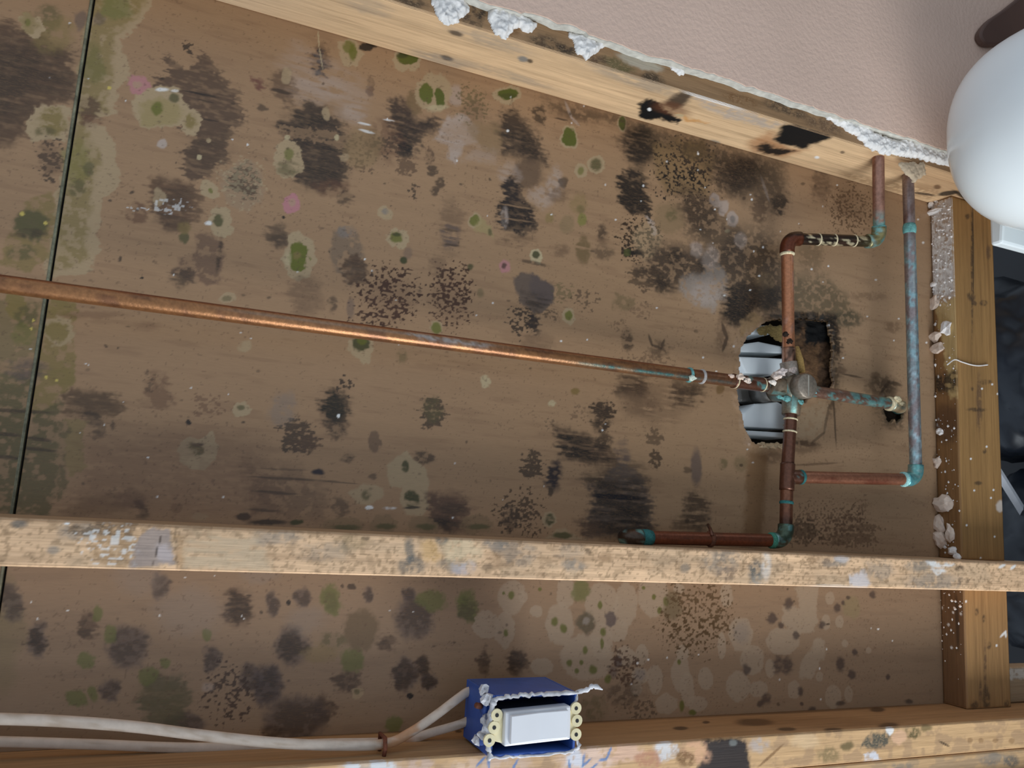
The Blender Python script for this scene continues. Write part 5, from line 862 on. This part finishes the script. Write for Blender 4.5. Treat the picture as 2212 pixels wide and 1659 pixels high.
# ================================================================== switch box, switch and cables
eb = thing('electrical_box', (.397, -.199, .035), 'blue plastic switch box with plaster-crusted rim fixed to the lowest stud', 'electrical box')
blue = plain('box_blue', (46, 78, 152), .45, amp=.12, scale=60)
u0, u1, v0, v1, d0, d1 = .3065, .3965, -.2275, -.1715, .040, .112
t_ = .0028
V, Fc = [], []
def add(a, b):
    v_, f_ = box_geo(a, b); n_ = len(V); V.extend(v_); Fc.extend([[i + n_ for i in q] for q in f_])
add((u0, v0, d0), (u1, v1, d0 + t_)); add((u0, v0, d0 + t_), (u0 + t_, v1, d1)); add((u1 - t_, v0, d0 + t_), (u1, v1, d1)); add((u0 + t_, v1 - t_, d0 + t_), (u1 - t_, v1, d1)); add((u0 + t_, v0, d0 + t_), (u1 - t_, v0 + t_, d1))
body = bevel_obj(finish('box_body', V, Fc, blue, eb), .0008)
for q, rr_ in (((u0 - .004, v1 - .014, d1 - .016), .0035), ((u0 - .004, v0 + .014, d1 - .016), .0035)): tube('nail_lug', [np.array(q), np.array(q) + np.array([.004, 0, 0])], rr_ * 2, blue, eb, 14)
tube('nail', [(u0 - .006, v1 - .013, d1 - .014), (u0 - .012, v1 - .011, d1 - .010)], .0028, plain('rust', (98, 52, 32), .8, amp=.4, scale=300), eb, 10)
# ragged paper and plaster on the rim
rim = plain('rim_plaster', (182, 182, 190), .9, amp=.25, scale=160, bump=.6)
def ragged(P_, r, seed, nm='rim_plaster'):
    Q = smooth_path(P_, 10); rs = random.Random(seed)
    return tube(nm, [q + np.array([rs.gauss(0, .0006), rs.gauss(0, .0008), rs.gauss(0, .0008)]) for q in Q], [r * rs.uniform(.6, 1.3) for _ in Q], rim, eb, 7)
ragged([(u0 - .001, v1 - .004, d1), (u0 + .02, v1 - .0015, d1 + .001), (u0 + .05, v1 - .0005, d1 + .001), (u1, v1, d1 + .001)], .0021, 1); ragged([(u1, v1, d1), (u1 - .0008, v1 - .02, d1 + .001)], .0013, 2); ragged([(u0, v1 - .004, d1), (u0 - .001, v1 - .025, d1), (u0 - .0015, v0 + .01, d1), (u0 + .002, v0, d1)], .0028, 3); ragged([(u0 + .002, v0, d1), (u0 + .04, v0, d1), (u1, v0 + .002, d1), (u1 + .001, v0 + .014, d1)], .0016, 4)
for i, (x, y, d, r) in enumerate(((1045, 1490, .105, .005), (1052, 1510, .108, .006), (1048, 1555, .100, .006), (1042, 1590, .100, .006), (1030, 1600, .092, .005), (1052, 1575, .110, .005))): blob('rim_plaster', at(x, y, d), (r * .8, r, r * .7), rim, eb, i + 3, amp=.6)
paper = tube('paper_shred', smooth_path([(u1 - .002, v1, d1), at(1268, 1490, .112), at(1282, 1482, .114), at(1302, 1490, .115)], 6), [.0016, .002, .0024, .0026, .002, .0024, .003, .0024, .0016, .0024, .003, .0028, .0018, .0024, .0030, .0022, .0016, .001, .0005], rim, eb, 7, flat=.5)

sw = thing('light_switch', (.3867, -.199, .106), 'white rocker light switch in the blue box', 'light switch')
wp = plain('switch_white', (226, 224, 226), .28, amp=.02, scale=30, k=.95); ivory = plain('switch_ivory', (206, 196, 162), .45, amp=.12, scale=90)
def sq(px): return np.array([at(x, y, .120)[:2] for x, y in px])
fq = sq([(1093, 1539), (1234, 1525), (1233, 1598), (1090, 1614)])
prism('frame', fq, .106, .1195, wp, sw, bev=.0015)
c0 = fq.mean(0); inner = c0 + (fq - c0) * np.array([.88, .82])
pin = np.array([inner[0], inner[1], inner[2], inner[3]])
mid_t = (pin[0] + pin[1]) / 2; mid_b = (pin[3] + pin[2]) / 2
V = [(*pin[0], .1245), (*mid_t, .1212), (*pin[1], .1225), (*pin[2], .1225), (*mid_b, .1212), (*pin[3], .1245)]; V += [(a, b, .117) for a, b, c in V]
Fc = [(0, 1, 4, 5), (1, 2, 3, 4), (6, 11, 10, 7), (7, 10, 9, 8)] + [(i, (i + 1) % 6, 6 + (i + 1) % 6, 6 + i) for i in range(6)]
bevel_obj(finish('rocker', V, Fc, wp, sw), .0007)
prism('body', c0 + (fq - c0) * np.array([.9, .9]), .076, .106, plain('switch_dark', (52, 52, 56), .5), sw)
for side, ears in ((-1, [(1078, 1548), (1072, 1575), (1062, 1603)]), (1, [(1250, 1533), (1252, 1560), (1250, 1590)])):
    e0 = sq(ears); inn = sq([(1092, 1545), (1092, 1610)] if side < 0 else [(1233, 1535), (1233, 1594)])
    strap = prism('mounting_strap', [inn[0], e0[0], e0[1], e0[2], inn[1]], .112, .1135, ivory, sw, bev=.0004)
    for q in e0:
        V, Fc = tube_geo([np.array([q[0], q[1], .1125]), np.array([q[0], q[1], .1150])], .0058, 16); finish('ear', V, Fc, ivory, strap)
        V, Fc = tube_geo([np.array([q[0], q[1], .1149]), np.array([q[0], q[1], .11525])], .0019, 12); finish('hole', V, Fc, blk, strap)

cabm = painted('cable_sheath', rough=.5, grain=(120, 120, 120), amp=.08, bump=.05)
def cable_col(seed):
    def f(t, k, V):
        c = np.tile(lin((190, 176, 166)), (len(V), 1)); n_ = fbm(V[:, 0] / .015, V[:, 1] / .005 + k, seed, 3)
        c = mixn(c, lin((150, 128, 108)), sstep(n_, .55, .75) * .5); return mixn(c, lin((168, 112, 60)), sstep(n_ * .4 + np.exp(-((V[:, 0] - .235) / .03) ** 2) * .5, .5, .62) * .7)
    return f
ca1 = tube('electrical_cable', smooth_path([at(-700, 1560, .060), at(-160, 1554, .060), at(0, 1553, .060), at(150, 1559, .062), at(300, 1571, .066), at(450, 1590, .070), at(600, 1605, .074), at(720, 1610, .074), at(830, 1607, .072), at(885, 1583, .066), at(940, 1546, .058), at(990, 1508, .050), at(1012, 1494, .047), np.array([.317, -.182, .047])], 8), .0048, cabm, None, 16, flat=.62, colf=cable_col(4))
tag(ca1, 'grey-white electrical cable bowing up into the top of the blue box', 'cable', 'cables to the switch box')
ca2 = tube('electrical_cable', smooth_path([at(-700, 1596, .028), at(-160, 1600, .028), at(0, 1602, .028), at(200, 1608, .028), at(400, 1615, .030), at(560, 1612, .032), at(700, 1606, .034), at(860, 1601, .036), at(940, 1580, .040), at(1000, 1562, .044), np.array([.316, -.205, .048])], 8), .0045, cabm, None, 16, flat=.62, colf=cable_col(9))
tag(ca2, 'thinner electrical cable lying behind along the lowest stud', 'cable', 'cables to the switch box')
sc_ = at(827, 1607, .072); rust = MATS['rust']
st = tube('cable_staple', [np.array([sc_[0], V_BOT + .0005, .062]), np.array([sc_[0], sc_[1] + .0062, .060]), np.array([sc_[0] + .0005, sc_[1] + .0062, .0765]), np.array([sc_[0] + .0005, sc_[1] - .002, .0800]), np.array([sc_[0], V_BOT + .0005, .079])], .0020, rust, None, 10)
tag(st, 'rusty staple holding the cable left of the blue box', 'staple')

# ================================================================== things at the right edge
por = plain('porcelain', (226, 238, 252), .18, amp=.01, scale=5, k=1.15)
sk = thing('pedestal_sink', (1.5, .52, .26), 'white rounded porcelain sink corner in front of the painted wall', 'sink')
C_ = at(2305, 272, .25); Rr = np.array([.127, .127, .127]); nu, nv_ = 40, 64; V = []; Fc = []
def sup(a, e): return math.copysign(abs(a) ** e, a)
for i in range(nu + 1):
    th = math.pi * i / nu
    for j in range(nv_):
        ph = 2 * math.pi * j / nv_
        s_ = abs(math.sin(th)) ** .9; cu = -sup(math.cos(th), .9)
        taper = 1.0
        V.append((C_[0] + Rr[0] * cu, C_[1] + Rr[1] * s_ * sup(math.cos(ph), .85) * taper, C_[2] + Rr[2] * s_ * sup(math.sin(ph), .85) * taper))
for i in range(nu):
    for j in range(nv_): Fc.append((i * nv_ + j, i * nv_ + (j + 1) % nv_, (i + 1) * nv_ + (j + 1) % nv_, (i + 1) * nv_ + j))
finish('basin', np.array(V), Fc, por, sk, smooth=True)
pc = at(2164, 524, .125)
prism('pedestal', [(pc[1], .108), (pc[1] + .14, .108), (pc[1] + .14, .138), (pc[1], .125)], pc[0], 1.4999, por, sk, plane='u', bev=.004)
brn = plain('dark_brown', (84, 62, 54), .55, amp=.1, scale=20)
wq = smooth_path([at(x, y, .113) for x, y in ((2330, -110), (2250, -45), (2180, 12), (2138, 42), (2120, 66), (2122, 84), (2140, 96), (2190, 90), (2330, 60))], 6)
bo = prism('brown_shape', [q[:2] for q in wq], .1018, .1135, brn, None, bev=.003); tag(bo, 'dark brown rounded shape on the painted wall behind the sink', 'board')  # flat dark brown rounded shape, slightly proud of the wall

bagm = plain('bag_black', (24, 28, 36), .42, amp=.3, scale=14, bump=.2, k=1.0)
def bag(c, r, seed, label):
    bm = bmesh.new(); bmesh.ops.create_icosphere(bm, subdivisions=5, radius=1); V = []
    for v in bm.verts:
        co = v.co; k = 1 + .22 * mnoise.noise(co * 2.2 + Vector((seed, 0, 0))) + .10 * abs(mnoise.noise(co * 6 + Vector((0, seed, 0)))) + .03 * mnoise.noise(co * 16)
        V.append((min(c[0] + co.x * r[0] * k, 1.4995), c[1] + co.y * r[1] * k, c[2] + co.z * r[2] * k))
    Fc_ = [[v.index for v in f.verts] for f in bm.faces]; bm.free()
    o = finish('rubbish_bag', np.array(V), Fc_, bagm, None, smooth=True, base=(1.4995, c[1], c[2])); return tag(o, label, 'bag', 'dark plastic bags below the block')
bag((1.36, .30, -.10), (.150, .15, .16), 2, 'upper dark plastic bag below the long block'); bag((1.37, -.03, -.08), (.145, .135, .15), 5, 'dark plastic bag beside the white strip')
q0 = at(2150, 1010, .0); q1 = at(2290, 1235, -.05)
wst = plain('strip_white', (196, 200, 210), .5)
Vq, Fq_ = tube_geo([q0, q1], .0095, 4, flat=.35); ws = finish('trim_strip', np.array(Vq), Fq_, wst); tag(ws, 'pale grey trim strip leaning across the dark bag', 'trim strip')
def off_p(p): p.poly([(2180, 1440), (2230, 1440), (2230, 1465), (2180, 1468)], lin((206, 200, 192)), .9, 5, 'mott'); p.col *= .75
a_ = at(2181, 1442, .02); b_ = at(2330, 1512, .02)
board('wood_offcut', (1.1295, V_BOT + .001, -.01), (1.42, a_[1], .02), lin((160, 138, 112)), 'plaster-topped wood offcut right of the short block', 'wood offcut', 151, {'d1': off_p})

# ================================================================== fallen plaster
pl = plain('plaster', (222, 214, 208), .9, amp=.12, scale=120, bump=.5, k=1.1); plp = plain('plaster_pink', (206, 188, 176), .9, amp=.15, scale=120, bump=.5)
def chunk(x, y, r, m, label, seed, lift=.5):
    # rests on the ledge of the block (its upper face), pushed out to where it lies
    p = atu(x, y, U_BLK - r[0] * lift); p[2] = min(max(p[2], .004), T38 + .004)
    o = blob('plaster_chunk', p, r, m, None, seed, 2, .45, base=p, freq=1.3); return tag(o, label, 'plaster', 'fallen plaster on the block ledge')
chunk(2044, 708, (.006, .011, .008), pl, 'bright white plaster chunk midway on the ledge', 1)
chunk(2014, 728, (.006, .009, .011), plp, 'pinkish plaster chunk left of the bright white one', 2)
chunk(2026, 752, (.006, .008, .010), plp, 'pinkish plaster chunk just below the bright white one', 3)
chunk(2035, 1088, (.007, .012, .016), plp, 'largest pale plaster chunk near the ledge bottom', 4)
chunk(2018, 1132, (.007, .012, .009), plp, 'square plaster chunk against the wall sheet', 5)
chunk(2028, 1164, (.007, .014, .010), plp, 'oval plaster chunk under the square one', 6)
chunk(2052, 1152, (.005, .013, .006), plp, 'narrow upright plaster chunk beside the oval one', 7)
chunk(2058, 1190, (.005, .006, .007), pl, 'small white plaster chunk next to the middle stud', 8)
chunk(2068, 1203, (.005, .005, .005), pl, 'tiny white plaster chunk touching the middle stud', 9)
chunk(2030, 932, (.004, .005, .005), pl, 'round white crumb halfway down the ledge', 10); chunk(2018, 998, (.005, .007, .006), plp, 'lone round plaster crumb at the wall sheet', 11)
chunk(2008, 460, (.004, .004, .018), pl, 'flat plaster flake sticking out at the ledge top', 12); chunk(2003, 445, (.004, .005, .005), pl, 'white crumb above the flat flake', 13); chunk(2010, 655, (.004, .011, .009), plp, 'tilted flake of plaster at the ledge edge', 14); chunk(2012, 615, (.003, .004, .005), pl, 'white crumb above the tilted flake', 15)
# dust and crumbs nobody could count
bmV = []; bmF = []; rs = random.Random(5)
for i in range(520):
    y = rs.choice([rs.uniform(430, 650)] * 6 + [rs.uniform(650, 1200)] * 3 + [rs.gauss(1310, 70)]); x = rs.uniform(2010, 2082)
    p = atu(x, y, U_BLK - .0006)
    if not (.002 < p[2] < T38 - .001) or (V_MID - T38 - .004 < p[1] < V_MID + .004): continue
    s_ = .0006 + .0028 * rs.random() ** 3; n_ = len(bmV)
    for dx, dy, dz in ((-1, 0, 0), (1, 0, 0), (0, -1, 0), (0, 1, 0), (0, 0, -1), (0, 0, 1)): bmV.append((p[0] + dx * s_ * .7, p[1] + dy * s_ * rs.uniform(.6, 1.3), p[2] + dz * s_ * rs.uniform(.6, 1.3)))
    bmF += [[n_ + q for q in f] for f in ((0, 2, 4), (2, 1, 4), (1, 3, 4), (3, 0, 4), (2, 0, 5), (1, 2, 5), (3, 1, 5), (0, 3, 5))]
cr_ = finish('plaster_crumbs', np.array(bmV), bmF, pl); tag(cr_, 'white plaster dust and crumbs strewn along the block ledge', 'plaster', kind='stuff')
fb = tube('plaster_thread', smooth_path([at(2046, 788, .0395), at(2062, 777, .0395), at(2078, 782, .0395), at(2098, 788, .0395), at(2115, 790, .0395), at(2134, 788, .0395)], 6), .0009, pl, None, 7); tag(fb, 'thin curly white thread of plaster on the long block', 'thread')
# hanging scrap of board paper beside the cold pipe
pp = lump('board_paper', [(1938, 352), (1996, 350), (2000, 378), (1976, 396), (1962, 384), (1950, 372)], lambda x, y: at(x, y, S + .0005), (0, 0, 1), .0035, plain('board_paper', (176, 158, 136), .9, amp=.12, scale=60), None, seed=44)
tag(pp, 'torn scrap of plasterboard paper hanging above the cold pipe', 'paper scrap')
